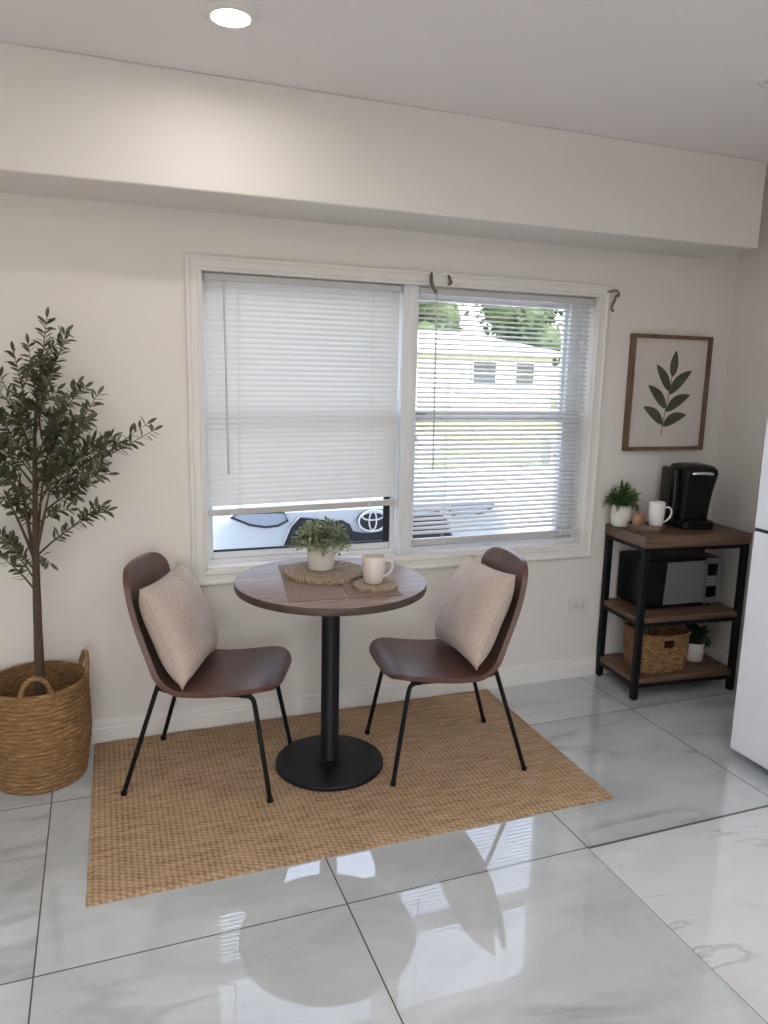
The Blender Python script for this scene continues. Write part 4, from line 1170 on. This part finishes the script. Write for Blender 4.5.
bm = NB(); loft(bm, [[(x, y, .55) for x, y in rrect(.46, .36, .04, 4)], [(x, y, .60) for x, y in rrect(.44, .34, .05, 4)]]); obj('lid', bm, M['concrete'], t)
bm = NB()
for k in range(4): box(bm, -.16, .10, -.166, -.158, .22 + k * .07, .255 + k * .07)
obj('vent', bm, M['gasket'], t)

t = thing('house', 'low cream house with pale hip roof across the lawn', 'house', (15, 32, .05))
# local origin at 15,32
bm = NB(); box(bm, -3.4, 4.2, -4, 4, -.3, 2.45); box(bm, -7.5, -3.4, -1.5, 4, -.3, 2.45); obj('wall', bm, M['stucco'], t)
bm = NB()
b0 = [bm.verts.new(p_) for p_ in ((-8.1, -4.6, 2.42), (4.8, -4.6, 2.42), (4.8, 4.6, 2.42), (-8.1, 4.6, 2.42))]
b1 = [bm.verts.new(p_) for p_ in ((-8.1, -4.6, 2.58), (4.8, -4.6, 2.58), (4.8, 4.6, 2.58), (-8.1, 4.6, 2.58))]
r0 = bm.verts.new((-5.5, 0, 3.65)); r1 = bm.verts.new((1.6, 0, 3.65))
bm.faces.new(b0[::-1])
for i in range(4): bm.faces.new((b0[i], b0[(i + 1) % 4], b1[(i + 1) % 4], b1[i]))
bm.faces.new((b1[0], b1[1], r1, r0)); bm.faces.new((b1[1], b1[2], r1)); bm.faces.new((b1[2], b1[3], r0, r1)); bm.faces.new((b1[3], b1[0], r0))
obj('roof', bm, M['roofing'], t)
for x0, x1, z0, z1, y in ((.05, 1.2, 1.1, 2.12, -4), (2.25, 3.2, 1.1, 2.12, -4), (-5.2, -4.2, .9, 1.95, -1.5)):
    bm = NB()
    for e in ((x0 - .07, x0, z0, z1), (x1, x1 + .07, z0, z1), (x0 - .07, x1 + .07, z0 - .07, z0), (x0 - .07, x1 + .07, z1, z1 + .07), (x0, x1, (z0 + z1) / 2 - .03, (z0 + z1) / 2 + .03)): box(bm, e[0], e[1], y - .05, y, e[2], e[3])
    w = obj('window', bm, M['vinyl'], t)
    bm = NB(); box(bm, x0, x1, y - .02, y, z0, z1); obj('pane', bm, M['shade'], w)
for x in (-7.4, -3.55):
    bm = NB(); box(bm, x - .1, x + .1, -4.2, -4.0, -.2, 2.42, .01, 1); obj('porch_post', bm, M['stucco'], t)
bm = NB(); box(bm, -6.9, -6.0, -1.56, -1.5, 0, 2.05); obj('door', bm, M['shade'], t)

def bigtree(label, x, y, h, cr, ch, mat, seed, n=900, ls=.5):
    t = thing('tree', label, 'tree', (x, y, .05), 0, 'trees around the neighbour house')
    r = random.Random(seed)
    bm = NB(); tube(bm, [(0, 0, -.1), (.1, 0, h * .3), (0, .1, h * .7)], [.25, .2, .08], 8); obj('trunk', bm, M['bark'], t, smooth=60)
    bm = NB(); blobs = [(Vector((r.uniform(-.5, .5) * cr, r.uniform(-.5, .5) * cr, h - ch * r.uniform(.2, .8))), cr * r.uniform(.4, .62)) for _ in range(9)]
    for i in range(n):
        c, rad = r.choice(blobs)
        d = Vector((r.gauss(0, 1), r.gauss(0, 1), r.gauss(0, 1))).normalized()
        p_ = c + d * rad * r.uniform(.8, 1.05)
        if p_.z < .3: p_.z = .3
        leaf(bm, p_, d + Vector((r.uniform(-1, 1), r.uniform(-1, 1), r.uniform(-.8, .4))), d, ls * r.uniform(.7, 1.3), ls * .6, .3, .2)
    for c, rad in blobs:
        bmesh.ops.create_icosphere(bm, subdivisions=2, radius=rad * .86, matrix=Matrix.Translation(c))
    raw('crown', bm, mat, t)
for i, a in enumerate([('dense dark tree behind the house, leftmost by the mullion', 10.6, 43, 9.5, 3.6, 7, 'farleaf'), ('dense dark tree behind the middle of the house roof', 18.9, 44, 9.0, 3.8, 7, 'farleaf'),
          ('dark tree behind the right end of the house', 25.5, 43, 8.2, 3.2, 7, 'farleaf'), ('light yellow green tree right of the house', 26.6, 34, 8.0, 3.2, 6.5, 'farleaf2'), ('dark tree at the far right beyond the lawn', 34, 38, 9, 3.6, 7.5, 'farleaf'),
          ('bushy light green tree nearest the right window edge', 24.0, 28, 5.4, 2.3, 4.6, 'farleaf2')]):
    bigtree(a[0], a[1], a[2], a[3], a[4], a[5], M[a[6]], 50 + i)

# ------------------------------------------------------------------ light
w = bpy.data.worlds.new('sky'); SC.world = w; w.use_nodes = True
nt = w.node_tree; bg = nt.nodes['Background']
sky = nt.nodes.new('ShaderNodeTexSky'); sky.sky_type = 'NISHITA'; sky.sun_disc = False
sky.sun_elevation = math.radians(52); sky.sun_rotation = math.radians(150); sky.air_density = 1.0; sky.dust_density = 2.5; sky.ozone_density = 1.0
mixw = nt.nodes.new('ShaderNodeMix'); mixw.data_type = 'RGBA'; mixw.inputs[0].default_value = .5; mixw.inputs[7].default_value = (1.62, 1.55, 1.46, 1)
nt.links.new(sky.outputs[0], mixw.inputs[6]); nt.links.new(mixw.outputs[2], bg.inputs[0]); bg.inputs[1].default_value = .54
sl = bpy.data.lights.new('sun', 'SUN'); sl.energy = 2.0; sl.angle = math.radians(1.5); sl.color = (1, .96, .90)
so = bpy.data.objects.new('sun', sl); COL.objects.link(so)
# sun over the photographer's right shoulder, high: the house faces it, the room does not
sd = Vector((.62, -.72, 1.0)).normalized()
so.rotation_euler = sd.to_track_quat('Z', 'Y').to_euler(); so.location = (5, -12, 14)

# ------------------------------------------------------------------ camera
cam = bpy.data.cameras.new('camera'); co = bpy.data.objects.new('camera', cam); COL.objects.link(co)
yaw, pitch, roll = .3621, -.18, .0226
f_ = Vector((math.sin(yaw) * math.cos(pitch), math.cos(yaw) * math.cos(pitch), math.sin(pitch)))
r_ = Vector((math.cos(yaw), -math.sin(yaw), 0)); u_ = r_.cross(f_)
R2 = math.cos(roll) * r_ + math.sin(roll) * u_; U2 = -math.sin(roll) * r_ + math.cos(roll) * u_
mw = Matrix.Identity(4)
for i in range(3):
    mw[i][0] = R2[i]; mw[i][1] = U2[i]; mw[i][2] = -f_[i]
mw[0][3], mw[1][3], mw[2][3] = -.8687, -3.0725, 1.5
co.matrix_world = mw
cam.sensor_fit = 'HORIZONTAL'; cam.sensor_width = 36; cam.lens = 753.88 / 768 * 36; cam.clip_start = .05; cam.clip_end = 300
SC.camera = co
SC.view_settings.view_transform = 'Standard'; SC.view_settings.look = 'None'; SC.view_settings.gamma = 1; SC.view_settings.use_curve_mapping = False
SC.view_settings.exposure = 1.55
SC.cycles.max_bounces = 10; SC.cycles.diffuse_bounces = 6; SC.cycles.transparent_max_bounces = 12
